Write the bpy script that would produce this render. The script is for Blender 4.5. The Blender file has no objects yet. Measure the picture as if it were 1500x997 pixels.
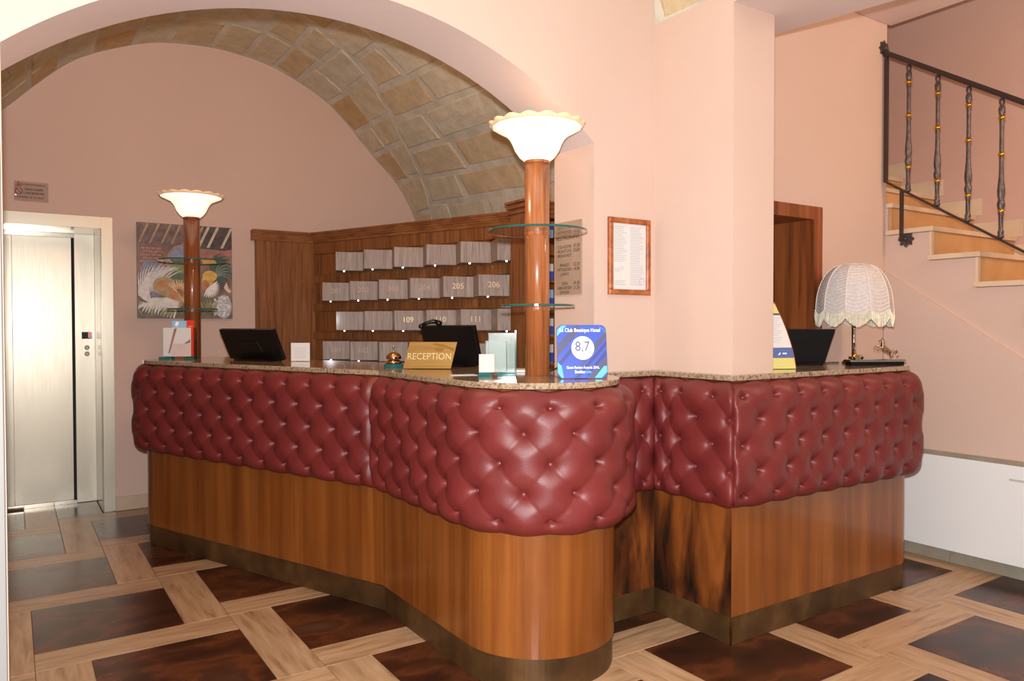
import bpy, math, random
import numpy as np
from mathutils import Vector, Matrix
random.seed(7)
S = bpy.context.scene
COL = S.collection
PI = math.pi

# ------------------------------------------------------------------ camera
YAW, PITCH, ROLL = math.radians(33.42), math.radians(1.08), math.radians(0.10)
fw = Vector((math.sin(YAW)*math.cos(PITCH), math.cos(YAW)*math.cos(PITCH), -math.sin(PITCH)))
rt0 = Vector((math.cos(YAW), -math.sin(YAW), 0)); dn0 = fw.cross(rt0)
rt = math.cos(ROLL)*rt0 + math.sin(ROLL)*dn0
dn = -math.sin(ROLL)*rt0 + math.cos(ROLL)*dn0
cam = bpy.data.objects.new('camera', bpy.data.cameras.new('camera'))
COL.objects.link(cam)
cam.matrix_world = Matrix(((rt.x, -dn.x, -fw.x, 0), (rt.y, -dn.y, -fw.y, 0), (rt.z, -dn.z, -fw.z, 1.40), (0, 0, 0, 1)))
cam.data.sensor_width = 36; cam.data.lens = 36*1112/1500
cam.data.clip_start = 0.05
S.camera = cam

# ------------------------------------------------------------------ world and light
W = bpy.data.worlds.new('world'); S.world = W; W.use_nodes = True
bg = W.node_tree.nodes['Background']
bg.inputs[0].default_value = (1.0, 0.84, 0.72, 1); bg.inputs[1].default_value = 0.30

def lamp(name, kind, loc, energy, color, size=0.1, rot=None):
    d = bpy.data.lights.new(name, kind); d.energy = energy; d.color = color
    if kind == 'AREA': d.size = size
    else: d.shadow_soft_size = size
    o = bpy.data.objects.new(name, d); COL.objects.link(o); o.location = loc
    if rot: o.rotation_euler = rot
    return o
up = -dn
flash = lamp('camera_flash', 'POINT', Vector((0, 0, 1.40)) + up*0.105 - rt*0.01, 610, (0.98, 0.98, 1.0), 0.025)
lamp('hall_fill_light', 'POINT', (4.35, 0.75, 2.95), 62, (1.0, 0.72, 0.50), 0.22)  # unseen fill light, added to brighten the door wall and stairs
lamp('back_room_fill_light', 'POINT', (1.25, 3.36, 2.92), 34, (1.0, 0.60, 0.34), 0.10)  # added warm fill, hidden behind the arch, lifts the back room

S.view_settings.view_transform = 'Standard'; S.view_settings.look = 'None'
S.view_settings.gamma = 1.0; S.view_settings.use_curve_mapping = False
S.view_settings.exposure = 0.0

# ------------------------------------------------------------------ materials
def srgb(r, g, b):
    f = lambda c: (c/255/12.92) if c/255 <= 0.04045 else ((c/255+0.055)/1.055)**2.4
    return (f(r), f(g), f(b), 1)
def pmat(name, col, rough=0.5, metal=0.0, spec=0.5, coat=0.0, trans=0.0, emit=None, es=0.0, ior=1.45):
    m = bpy.data.materials.new(name); m.use_nodes = True
    b = m.node_tree.nodes['Principled BSDF']
    b.inputs['Base Color'].default_value = col; b.inputs['Roughness'].default_value = rough
    b.inputs['Metallic'].default_value = metal; b.inputs['Specular IOR Level'].default_value = spec
    b.inputs['Coat Weight'].default_value = coat; b.inputs['Coat Roughness'].default_value = 0.08
    b.inputs['Transmission Weight'].default_value = trans; b.inputs['IOR'].default_value = ior
    if emit: b.inputs['Emission Color'].default_value = emit; b.inputs['Emission Strength'].default_value = es
    return m
def tex(m, cols, scale=(1, 1, 1), nscale=5.0, detail=4, rough_amt=0.0, bump=0.0, distort=0.0, coords='Object', rnd=0.0, bscale=None, rot=(0,0,0)):
    """noise driven colour ramp: cols = [(pos, rgba), ...]"""
    nt = m.node_tree; N = nt.nodes; L = nt.links; b = N['Principled BSDF']
    tc = N.new('ShaderNodeTexCoord'); mp = N.new('ShaderNodeMapping'); mp.inputs['Scale'].default_value = scale
    mp.inputs['Rotation'].default_value = rot
    L.new(tc.outputs[coords], mp.inputs['Vector'])
    vec = mp.outputs['Vector']
    oi = N.new('ShaderNodeObjectInfo')
    ad = N.new('ShaderNodeVectorMath'); ad.operation = 'MULTIPLY_ADD'
    cmb = N.new('ShaderNodeCombineXYZ')
    for i in range(3): L.new(oi.outputs['Random'], cmb.inputs[i])
    L.new(cmb.outputs[0], ad.inputs[0]); ad.inputs[1].default_value = (37, 51, 29); L.new(vec, ad.inputs[2])
    vec = ad.outputs[0]
    n = N.new('ShaderNodeTexNoise'); n.inputs['Scale'].default_value = nscale; n.inputs['Detail'].default_value = detail
    n.inputs['Distortion'].default_value = distort
    L.new(vec, n.inputs['Vector'])
    r = N.new('ShaderNodeValToRGB'); e = r.color_ramp.elements
    e[0].position, e[0].color = cols[0]; e[1].position, e[1].color = cols[-1]
    for p, c in cols[1:-1]:
        x = e.new(p); x.color = c
    L.new(n.outputs['Fac'], r.inputs['Fac'])
    out = r.outputs['Color']
    if rnd:
        hs = N.new('ShaderNodeHueSaturation'); mr = N.new('ShaderNodeMapRange')
        mr.inputs['To Min'].default_value = 1-rnd; mr.inputs['To Max'].default_value = 1+rnd
        L.new(oi.outputs['Random'], mr.inputs['Value']); L.new(mr.outputs[0], hs.inputs['Value'])
        L.new(out, hs.inputs['Color']); out = hs.outputs['Color']
    L.new(out, b.inputs['Base Color'])
    if rough_amt:
        mr = N.new('ShaderNodeMapRange'); rr = b.inputs['Roughness'].default_value
        mr.inputs['To Min'].default_value = rr-rough_amt; mr.inputs['To Max'].default_value = rr+rough_amt
        L.new(n.outputs['Fac'], mr.inputs['Value']); L.new(mr.outputs[0], b.inputs['Roughness'])
    if bump:
        bp = N.new('ShaderNodeBump'); bp.inputs['Strength'].default_value = bump; bp.inputs['Distance'].default_value = 0.01
        src = n.outputs['Fac']
        if bscale:
            n2 = N.new('ShaderNodeTexNoise'); n2.inputs['Scale'].default_value = bscale; n2.inputs['Detail'].default_value = 3
            L.new(vec, n2.inputs['Vector']); src = n2.outputs['Fac']
        L.new(src, bp.inputs['Height']); L.new(bp.outputs[0], b.inputs['Normal'])
    return m

M = {}
M['wall'] = tex(pmat('peach_plaster', srgb(212, 184, 168), 0.75, spec=0.25), [(0.3, srgb(204, 176, 160)), (0.7, srgb(209, 182, 167))], nscale=1.3, detail=6, bump=0.05, bscale=60)
M['wallback'] = tex(pmat('peach_plaster_back', srgb(216, 176, 156), 0.75, spec=0.25), [(0.3, srgb(206, 176, 160)), (0.7, srgb(211, 183, 168))], nscale=0.9, detail=6, bump=0.05, bscale=60)
M['wallstair'] = tex(pmat('rose_plaster', srgb(214, 165, 146), 0.8, spec=0.2), [(0.3, srgb(200, 160, 142)), (0.7, srgb(206, 168, 152))], nscale=1.1, detail=5, bump=0.05, bscale=60)
M['soffit'] = tex(pmat('pale_soffit', srgb(222, 198, 188), 0.8, spec=0.2), [(0.3, srgb(210, 190, 182)), (0.7, srgb(216, 197, 190))], nscale=2, bump=0.04, bscale=60)
M['mortar'] = tex(pmat('lime_mortar', srgb(205, 196, 176), 0.9, spec=0.1), [(0.3, srgb(186, 181, 164)), (0.7, srgb(212, 207, 192))], nscale=6, bump=0.4, bscale=30)
def stone_mat():
    m = pmat('tuff_stone', srgb(190, 165, 125), 0.95, spec=0.1)
    nt = m.node_tree; N = nt.nodes; L = nt.links; b = N['Principled BSDF']
    tc = N.new('ShaderNodeTexCoord'); oi = N.new('ShaderNodeObjectInfo')
    n = N.new('ShaderNodeTexNoise'); n.inputs['Scale'].default_value = 9; n.inputs['Detail'].default_value = 8; n.inputs['Roughness'].default_value = 0.7
    L.new(tc.outputs['Object'], n.inputs['Vector'])
    r1 = N.new('ShaderNodeValToRGB'); e = r1.color_ramp.elements
    e[0].position = 0; e[0].color = srgb(204, 199, 180); e[1].position = 1; e[1].color = srgb(196, 166, 122)
    x = e.new(0.6); x.color = srgb(204, 190, 160)
    L.new(oi.outputs['Random'], r1.inputs['Fac'])
    r2 = N.new('ShaderNodeValToRGB'); e = r2.color_ramp.elements
    e[0].position = 0.36; e[0].color = (0.88, 0.86, 0.82, 1); e[1].position = 0.66; e[1].color = (1.1, 1.1, 1.12, 1)
    L.new(n.outputs['Fac'], r2.inputs['Fac'])
    mx = N.new('ShaderNodeMix'); mx.data_type = 'RGBA'; mx.blend_type = 'MULTIPLY'; mx.inputs['Factor'].default_value = 1
    L.new(r1.outputs[0], mx.inputs['A']); L.new(r2.outputs[0], mx.inputs['B']); L.new(mx.outputs['Result'], b.inputs['Base Color'])
    bp = N.new('ShaderNodeBump'); bp.inputs['Strength'].default_value = 0.7; bp.inputs['Distance'].default_value = 0.012
    L.new(n.outputs['Fac'], bp.inputs['Height']); L.new(bp.outputs[0], b.inputs['Normal'])
    return m
M['stone'] = stone_mat()
M['grout'] = pmat('floor_grout', srgb(120, 95, 75), 0.8)
M['darktile'] = tex(pmat('rust_tile', srgb(70, 40, 25), 0.27, spec=0.5), [(0.3, srgb(38, 21, 16)), (0.46, srgb(60, 33, 21)), (0.56, srgb(92, 50, 28)), (0.62, srgb(64, 36, 24)), (0.74, srgb(78, 52, 40))], scale=(1, 1.7, 1), nscale=2.6, detail=12, rough_amt=0.07, distort=0.15)
def plank(name, sc):
    return tex(pmat(name, srgb(186, 148, 115), 0.33, spec=0.45), [(0.28, srgb(142, 106, 76)), (0.45, srgb(174, 138, 104)), (0.7, srgb(194, 160, 126))], scale=sc, nscale=3.0, detail=6, distort=0.5, rnd=0.06, rough_amt=0.05)
M['plankx'] = plank('oak_plank_x', (1.2, 11, 1)); M['planky'] = plank('oak_plank_y', (11, 1.2, 1))
def wood(name, a, b, c, rough=0.3, sc=(9, 9, 0.7), coat=0.25, ns=2.2, det=7, dist=0.7):
    return tex(pmat(name, b, rough, spec=0.4, coat=coat), [(0.3, a), (0.5, b), (0.7, c)], scale=sc, nscale=ns, detail=det, distort=dist)
M['veneer'] = wood('cherry_veneer', srgb(108, 57, 19), srgb(127, 70, 26), srgb(146, 86, 36), 0.34, sc=(7, 7, 0.35), ns=2.0, det=13, dist=0.25)
M['stained'] = tex(pmat('stained_veneer', srgb(90, 48, 18), 0.5, spec=0.35), [(0.38, srgb(28, 16, 9)), (0.5, srgb(84, 42, 16)), (0.66, srgb(140, 76, 30))], scale=(5, 5, 1.3), nscale=1.6, detail=12, distort=0.35, bump=0.1)
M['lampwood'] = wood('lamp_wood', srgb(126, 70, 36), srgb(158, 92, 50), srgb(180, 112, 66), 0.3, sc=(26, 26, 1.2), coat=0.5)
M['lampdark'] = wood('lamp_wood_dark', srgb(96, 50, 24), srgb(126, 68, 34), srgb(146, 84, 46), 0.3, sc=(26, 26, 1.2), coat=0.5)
M['cabinet'] = wood('walnut_board', srgb(104, 62, 32), srgb(132, 82, 44), srgb(150, 98, 56), 0.42, sc=(16, 16, 0.9), coat=0.1, ns=2.5)
M['cornice'] = wood('walnut_cornice', srgb(112, 66, 34), srgb(138, 85, 46), srgb(154, 100, 58), 0.4, sc=(3, 3, 9), coat=0.1)
M['greywood'] = wood('sheen_grey_wood', srgb(140, 124, 114), srgb(160, 144, 134), srgb(176, 162, 152), 0.55, sc=(22, 22, 1.4), coat=0.04, ns=2.6, dist=1.3)  # flash sheen of the key blocks is put into this grey base colour
M['doorwood'] = wood('door_wood', srgb(94, 48, 24), srgb(132, 72, 36), srgb(150, 86, 46), 0.4, sc=(9, 9, 0.6), coat=0.1)
M['framewood'] = wood('frame_wood', srgb(128, 64, 28), srgb(164, 90, 44), srgb(182, 108, 58), 0.4, sc=(9, 9, 9), coat=0.2)
M['plinth'] = tex(pmat('bronze_plinth', srgb(90, 62, 34), 0.42, metal=0.35), [(0.3, srgb(62, 42, 24)), (0.55, srgb(92, 64, 36)), (0.75, srgb(120, 92, 54))], nscale=5, detail=8, rough_amt=0.1, bump=0.05)
M['leather'] = tex(pmat('oxblood_leather', srgb(118, 45, 40), 0.42, spec=0.5), [(0.3, srgb(98, 33, 32)), (0.7, srgb(116, 42, 40))], nscale=3, detail=4, bump=0.12, bscale=420)
M['button'] = pmat('leather_button', srgb(124, 56, 52), 0.3)
M['granite'] = tex(pmat('brown_granite', srgb(140, 115, 90), 0.12, spec=0.6, coat=0.4), [(0.28, srgb(64, 52, 42)), (0.42, srgb(132, 108, 84)), (0.56, srgb(176, 152, 124)), (0.7, srgb(138, 126, 114))], nscale=85, detail=8, distort=0.8)
M['steel'] = pmat('brushed_steel', srgb(156, 147, 131), 0.40, metal=1.0)
M['steelbright'] = pmat('polished_steel', srgb(164, 156, 141), 0.20, metal=1.0)
def brushed(m, sc):
    nt = m.node_tree; N = nt.nodes; L = nt.links; b = N['Principled BSDF']
    tc = N.new('ShaderNodeTexCoord'); mp = N.new('ShaderNodeMapping'); mp.inputs['Scale'].default_value = sc
    n = N.new('ShaderNodeTexNoise'); n.inputs['Scale'].default_value = 6; n.inputs['Detail'].default_value = 3
    mr = N.new('ShaderNodeMapRange'); mr.inputs['To Min'].default_value = 0.30; mr.inputs['To Max'].default_value = 0.42
    L.new(tc.outputs['Object'], mp.inputs['Vector']); L.new(mp.outputs[0], n.inputs['Vector']); L.new(n.outputs['Fac'], mr.inputs['Value']); L.new(mr.outputs[0], b.inputs['Roughness'])
brushed(M['steel'], (40, 40, 0.8))
M['chrome'] = pmat('chrome', srgb(225, 220, 212), 0.06, metal=1.0)
M['brass'] = tex(pmat('brushed_brass', srgb(196, 150, 84), 0.28, metal=1.0), [(0.3, srgb(158, 122, 72)), (0.7, srgb(178, 140, 86))], scale=(1, 1, 30), nscale=4)
M['brassbell'] = pmat('bell_brass', srgb(214, 170, 120), 0.1, metal=1.0)
M['gold'] = pmat('gilded', srgb(206, 156, 48), 0.3, metal=1.0)
M['iron'] = tex(pmat('wrought_iron', srgb(92, 82, 80), 0.45, metal=0.6), [(0.3, srgb(74, 66, 66)), (0.7, srgb(108, 98, 95))], nscale=40, bump=0.15)
M['irondark'] = pmat('handrail_iron', srgb(70, 58, 54), 0.4, metal=0.5)
M['black'] = pmat('black_plastic', srgb(14, 13, 14), 0.35, spec=0.4)
M['blackgloss'] = pmat('black_gloss', srgb(10, 9, 10), 0.12)
M['dark'] = pmat('shadow_gap', srgb(18, 16, 16), 0.7)
M['white'] = pmat('white_enamel', srgb(232, 232, 230), 0.35)
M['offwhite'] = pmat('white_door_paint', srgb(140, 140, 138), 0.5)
M['grey'] = pmat('grey_plastic', srgb(190, 189, 184), 0.5)
M['basestone'] = tex(pmat('beige_stone', srgb(190, 165, 138), 0.4), [(0.3, srgb(180, 154, 126)), (0.7, srgb(200, 176, 150))], nscale=5, detail=6)
M['baseright'] = tex(pmat('grey_skirting', srgb(150, 142, 125), 0.45), [(0.3, srgb(136, 128, 110)), (0.7, srgb(160, 152, 136))], nscale=6)
M['tread'] = tex(pmat('cream_marble', srgb(216, 190, 160), 0.4), [(0.3, srgb(206, 178, 146)), (0.7, srgb(222, 198, 168))], nscale=6, detail=6)
M['riser'] = tex(pmat('honey_marble', srgb(206, 156, 100), 0.4), [(0.3, srgb(196, 144, 88)), (0.7, srgb(214, 166, 110))], nscale=5, detail=8)
M['paper'] = pmat('paper', srgb(212, 208, 204), 0.7)
M['paperpink'] = pmat('blush_paper', srgb(206, 186, 178), 0.6)
M['ink'] = pmat('black_ink', srgb(34, 28, 28), 0.6)
M['greyink'] = pmat('grey_ink', srgb(168, 168, 176), 0.7)
M['redink'] = pmat('red_ink', srgb(160, 40, 36), 0.6)
M['goldink'] = pmat('gold_lettering', srgb(232, 205, 165), 0.4, metal=0.2)
M['goldinkfaint'] = pmat('pale_gold_lettering', srgb(196, 168, 142), 0.5)  # paler tone for the fainter room numbers
M['blue'] = pmat('royal_blue', srgb(60, 84, 176), 0.4, coat=0.3)
M['indigo'] = pmat('indigo', srgb(62, 64, 130), 0.4, coat=0.3)
M['slate'] = pmat('slate_violet', srgb(78, 78, 112), 0.4, coat=0.3)
M['cyan'] = pmat('cyan', srgb(90, 205, 240), 0.4, coat=0.3)
M['whitepr'] = pmat('white_print', srgb(248, 248, 250), 0.5)
M['skyblue'] = pmat('leaflet_blue', srgb(150, 195, 225), 0.5)
M['red'] = pmat('leaflet_red', srgb(214, 60, 40), 0.5)
M['yellow'] = pmat('pale_yellow', srgb(208, 198, 120), 0.5)
M['navy'] = pmat('muted_blue', srgb(86, 102, 156), 0.5)
M['plaque'] = tex(pmat('bronze_plaque', srgb(176, 150, 128), 0.4, metal=0.15), [(0.3, srgb(164, 138, 116)), (0.7, srgb(184, 158, 136))], nscale=4)
def glassmat(name, col, rough=0.0):
    m = pmat(name, col, rough, trans=1.0, ior=1.45); return m
M['glass'] = glassmat('clear_glass', (0.93, 0.98, 0.96, 1))
M['glassedge'] = pmat('green_glass_edge', srgb(50, 105, 98), 0.08, trans=0.35, coat=0.6)
M['teal'] = pmat('teal_glass', srgb(64, 160, 158), 0.05, trans=0.75)
M['vaseglass'] = pmat('green_tinted_glass', (0.80, 0.90, 0.86, 1), 0.03, trans=0.8, coat=0.4)
M['acrylic'] = glassmat('clear_acrylic', (0.97, 0.96, 0.95, 1), 0.02)
M['shade'] = tex(pmat('pleated_silk', srgb(206, 196, 192), 0.75, spec=0.2), [(0.3, srgb(198, 188, 184)), (0.7, srgb(212, 204, 200))], nscale=60)
M['piping'] = pmat('cream_piping', srgb(226, 218, 202), 0.8)
M['fringe'] = tex(pmat('cream_fringe', srgb(226, 220, 198), 0.85), [(0.3, srgb(206, 200, 176)), (0.7, srgb(236, 230, 210))], nscale=50)
M['led'] = pmat('led', (1, 1, 1, 1), 0.3, emit=(0.82, 0.85, 1, 1), es=9)
M['reddisplay'] = pmat('red_digit', srgb(220, 30, 40), 0.4, emit=(1, 0.08, 0.1, 1), es=1.6)
M['bowl'] = pmat('lit_alabaster_glass', srgb(250, 240, 222), 0.4, emit=(1, 0.90, 0.72, 1), es=0.85)
M['bowlrim'] = pmat('amber_glass_rim', srgb(240, 205, 160), 0.35, emit=(1, 0.70, 0.42, 1), es=0.2)
M['horse'] = pmat('silver_bronze', srgb(220, 200, 176), 0.14, metal=1.0)

# ------------------------------------------------------------------ helpers
def finish(name, me, mat, parent=None, loc=None, smooth=False):
    if isinstance(mat, (list, tuple)):
        for m in mat: me.materials.append(m)
    elif mat and not me.materials: me.materials.append(mat)
    if smooth:
        me.polygons.foreach_set('use_smooth', [True]*len(me.polygons))
    o = bpy.data.objects.new(name, me); COL.objects.link(o)
    if parent is not None: o.parent = parent
    if loc is not None: o.location = loc
    return o
class MB:
    """collects shapes (world coordinates) into one mesh"""
    def __init__(s): s.v = []; s.f = []
    def add(s, vs, fs):
        n = len(s.v); s.v += [tuple(v) for v in vs]; s.f += [tuple(i+n for i in f) for f in fs]; return s
    def box(s, x0, x1, y0, y1, z0, z1):
        return s.add([(x, y, z) for z in (z0, z1) for y in (y0, y1) for x in (x0, x1)],
                     [(0, 2, 3, 1), (4, 5, 7, 6), (0, 1, 5, 4), (2, 6, 7, 3), (0, 4, 6, 2), (1, 3, 7, 5)])
    def obox(s, c, u, v, w, a, b, h, bev=0.0):
        """oriented box: centre c, unit axes u v w, full sizes a b h; optional bevel of the w-facing rim"""
        c, u, v, w = Vector(c), Vector(u), Vector(v), Vector(w)
        if not bev:
            P = [c+u*(i*a/2)+v*(j*b/2)+w*(k*h/2) for k in (-1, 1) for j in (-1, 1) for i in (-1, 1)]
            return s.add(P, [(0, 2, 3, 1), (4, 5, 7, 6), (0, 1, 5, 4), (2, 6, 7, 3), (0, 4, 6, 2), (1, 3, 7, 5)])
        rings = []
        for (k, ins) in ((-h/2, 0), (h/2-bev, 0), (h/2, bev)):
            rings.append([c+u*(i*(a/2-ins))+v*(j*(b/2-ins))+w*k for (i, j) in ((-1, -1), (1, -1), (1, 1), (-1, 1))])
        return s.add(sum(rings, []), [(3, 2, 1, 0), (8, 9, 10, 11)] + [(r*4+i, r*4+(i+1) % 4, r*4+4+(i+1) % 4, r*4+4+i) for r in (0, 1) for i in range(4)])
    def lathe(s, c, prof, n=24, rfun=None):
        c = Vector(c); vs = []
        for (r, z) in prof:
            for i in range(n):
                a = 2*PI*i/n; rr, zz = (r, z) if rfun is None else rfun(r, z, a)
                vs.append((c.x+rr*math.cos(a), c.y+rr*math.sin(a), c.z+zz))
        fs = [(k*n+i, k*n+(i+1) % n, (k+1)*n+(i+1) % n, (k+1)*n+i) for k in range(len(prof)-1) for i in range(n)]
        if prof[0][0] > 1e-4: fs.append(tuple(reversed(range(n))))
        if prof[-1][0] > 1e-4: fs.append(tuple((len(prof)-1)*n+i for i in range(n)))
        return s.add(vs, fs)
    def tube(s, pts, r, n=8, cap=True):
        pts = [Vector(p) for p in pts]; R = r if isinstance(r, (list, tuple)) else [r]*len(pts); vs = []; ref = None
        for k, p in enumerate(pts):
            t = (pts[min(k+1, len(pts)-1)]-pts[max(k-1, 0)]).normalized()
            if ref is None: ref = Vector((0, 0, 1)) if abs(t.z) < 0.9 else Vector((1, 0, 0))
            a = t.cross(ref).normalized(); b = t.cross(a).normalized(); ref = -b if False else ref
            vs += [p+(a*math.cos(2*PI*i/n)+b*math.sin(2*PI*i/n))*R[k] for i in range(n)]
        fs = [(k*n+i, k*n+(i+1) % n, (k+1)*n+(i+1) % n, (k+1)*n+i) for k in range(len(pts)-1) for i in range(n)]
        if cap: fs += [tuple(reversed(range(n))), tuple((len(pts)-1)*n+i for i in range(n))]
        return s.add(vs, fs)
    def prism(s, poly, o, u, v, w, h):
        """2D polygon in the (u, v) plane at origin o, extruded along w by h"""
        o, u, v, w = Vector(o), Vector(u), Vector(v), Vector(w); n = len(poly)
        A = [o+u*p[0]+v*p[1] for p in poly]; B = [p+w*h for p in A]
        return s.add(A+B, [tuple(reversed(range(n))), tuple(range(n, 2*n))]+[(i, (i+1) % n, n+(i+1) % n, n+i) for i in range(n)])
    def grid(s, rows):
        m = len(rows[0]); vs = [p for r in rows for p in r]
        return s.add(vs, [(i*m+j, i*m+j+1, (i+1)*m+j+1, (i+1)*m+j) for i in range(len(rows)-1) for j in range(m-1)])
    def ball(s, c, r, n=12, m=8, sc=(1, 1, 1)):
        c = Vector(c); prof = []
        vs = [(c.x, c.y, c.z-r*sc[2])]
        for k in range(1, m):
            t = -PI/2+PI*k/m
            vs += [(c.x+r*sc[0]*math.cos(t)*math.cos(2*PI*i/n), c.y+r*sc[1]*math.cos(t)*math.sin(2*PI*i/n), c.z+r*sc[2]*math.sin(t)) for i in range(n)]
        vs.append((c.x, c.y, c.z+r*sc[2])); e = len(vs)-1
        fs = [(0, 1+(i+1) % n, 1+i) for i in range(n)]
        fs += [(1+k*n+i, 1+k*n+(i+1) % n, 1+(k+1)*n+(i+1) % n, 1+(k+1)*n+i) for k in range(m-2) for i in range(n)]
        fs += [(1+(m-2)*n+i, 1+(m-2)*n+(i+1) % n, e) for i in range(n)]
        return s.add(vs, fs)
    def build(s, name, mat, parent=None, smooth=False, bevel=0.0):
        off = Vector((0, 0, 0)); p = parent
        while p is not None: off += p.location; p = p.parent
        me = bpy.data.meshes.new(name)
        me.from_pydata([(a-off.x, b-off.y, c-off.z) for (a, b, c) in s.v], [], s.f)
        me.update()
        o = finish(name, me, mat, parent, None, smooth)
        if bevel:
            md = o.modifiers.new('bevel', 'BEVEL'); md.width = bevel; md.segments = 2; md.limit_method = 'ANGLE'
        return o
def tag(o, label=None, cat=None, group=None, kind=None):
    if label: o['label'] = label
    if cat: o['category'] = cat
    if group: o['group'] = group
    if kind: o['kind'] = kind
    return o
def thing(name, label, cat, loc, group=None):
    o = bpy.data.objects.new(name, None); COL.objects.link(o); o.location = loc; o.empty_display_size = 0.1
    return tag(o, label, cat, group)
_text_cache = {}
def text_geo(s, bold=0.0):
    key = (s, bold)
    if key not in _text_cache:
        cu = bpy.data.curves.new('lettering', 'FONT'); cu.body = s; cu.size = 1.0; cu.align_x = 'CENTER'; cu.align_y = 'CENTER'
        cu.resolution_u = 3; cu.offset = bold
        ob = bpy.data.objects.new('lettering', cu)
        me = bpy.data.meshes.new_from_object(ob)
        vs = [tuple(v.co) for v in me.vertices]; fs = [tuple(p.vertices) for p in me.polygons]
        bpy.data.objects.remove(ob); bpy.data.curves.remove(cu); bpy.data.meshes.remove(me)
        _text_cache[key] = (vs, fs)
    return _text_cache[key]
def put_text(mb, s, o, u, v, size, width=None, bold=0.0):
    """lettering lying on the plane through o spanned by u, v; scaled to a given width if asked"""
    vs, fs = text_geo(s, bold); o, u, v = Vector(o), Vector(u), Vector(v)
    xs = [p[0] for p in vs]; w = max(xs)-min(xs); cx = (max(xs)+min(xs))/2
    k = size if width is None else width/w
    mb.add([o+u*((p[0]-cx)*k)+v*(p[1]*size) for p in vs], fs)
X, Y, Z = Vector((1, 0, 0)), Vector((0, 1, 0)), Vector((0, 0, 1))
RT = Vector((math.cos(YAW), -math.sin(YAW), 0)); FW = Vector((math.sin(YAW), math.cos(YAW), 0))
CD = Vector((0.381, -0.925, 0)).normalized()       # heading of the slanted counter run
CP = Vector((-CD.y, CD.x, 0))                      # towards the staff side

# ------------------------------------------------------------------ structure: floor with pinwheel tiles
YB, YF, YF2, XR = 6.47, 2.73, 3.035, 4.65
fl = tag(MB().box(-2.4, 5.9, -3.2, 7.3, -0.06, -0.004).build('floor', M['grout']), kind='structure')
K = 0.2005; TX, TY = 0.066, 3.815; G = 0.0012
def clip(r, lim):
    x0, x1, y0, y1 = max(r[0], lim[0]), min(r[1], lim[1]), max(r[2], lim[2]), min(r[3], lim[3])
    return (x0, x1, y0, y1) if x1-x0 > 0.02 and y1-y0 > 0.02 else None
cache = {}
def tile(kind, r, mat):
    """clip to the room; a tile that runs into the lift recess is cut at its side"""
    if r[3] <= YB-0.013 or r[1] <= 0.560: parts = [clip(r, (-1.6, XR-0.034, 0.2, 6.918))]
    else: parts = [clip(r, (-1.6, 0.560, 0.2, 6.918)), clip(r, (0.560, XR-0.034, 0.2, YB-0.013))]
    for q in parts:
        if q: put_tile(kind, q, mat)
def put_tile(kind, r, mat):
    x0, x1, y0, y1 = r; w, h = x1-x0, y1-y0; key = (kind, round(w, 4), round(h, 4))
    if key not in cache:
        mb = MB().obox((0, 0, -0.002), X, Y, Z, w-2*G, h-2*G, 0.004, 0.0008)
        me = bpy.data.meshes.new(kind); me.from_pydata(mb.v, [], mb.f); me.materials.append(mat); cache[key] = me
    o = bpy.data.objects.new(kind, cache[key]); COL.objects.link(o); o.parent = fl
    o.location = ((x0+x1)/2, (y0+y1)/2, 0)
for m in range(-6, 8):
    for n in range(-6, 8):
        ox, oy = TX+K*(4*m+n), TY+K*(m-4*n)
        if ox > 5 or ox < -2.5 or oy > 7 or oy < -0.4: continue
        tile('dark_tile', (ox, ox+3*K, oy, oy+3*K), M['darktile'])
        tile('oak_plank', (ox, ox+4*K, oy-K, oy), M['plankx'])
        tile('oak_plank', (ox+3*K, ox+4*K, oy, oy+4*K), M['planky'])

# front wall with the arch and the doorway
AC, AH, AR, AZ = 1.12, 1.137, 1.75, 2.665
def arch_z(x): return AZ-AR+math.sqrt(AR*AR-(x-AC)**2)
DX0, DX1, DZ = 3.10, 3.97, 2.09
TOP = 4.7
mb = MB()
mb.box(-1.8, AC-AH, YF, YF2, 0, TOP)
xs = [AC+AH*math.sin(PI/2*(i/24-1)) if i <= 24 else AC+AH*math.sin(PI/2*(i/24-1)) for i in range(49)]
vf = [(x, YF, arch_z(x)) for x in xs]; vb = [(x, YF2, arch_z(x)) for x in xs]
mb.grid([vf, [(x, YF, TOP) for x in xs]]); mb.grid([[(x, YF2, TOP) for x in xs], vb])
mb.box(AC+AH, DX0, YF, YF2, 0, TOP); mb.box(DX0, DX1, YF, YF2, DZ, TOP); mb.box(DX1, XR, YF, YF2, 0, TOP)
tag(mb.build('wall_front', M['wall']), kind='structure')
tag(MB().grid([vf, vb]).build('trim_1', M['soffit'], smooth=True), kind='structure')
# projecting pillar
PX0, PX1, PY0 = 2.640, 2.915, 2.245
tag(MB().box(PX0, PX1, PY0, YF, 0, 3.4).build('wall_pillar', M['wall']), kind='structure')
# beam over the pillar, higher ceiling beyond it
mb = MB(); b0 = [(2.642, 2.72), (3.04, 2.72), (3.23, 1.80), (3.60, 0.0), (3.85, -1.2), (2.642, -1.2)]
mb.prism(b0, (0, 0, 2.81), X, Y, Z, 0.75)
tag(mb.build('trim_2', M['soffit']), kind='structure')
tag(MB().box(2.70, XR+0.03, -1.2, 2.725, 3.30, 3.5).build('ceiling', M['soffit']), kind='structure')
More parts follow.
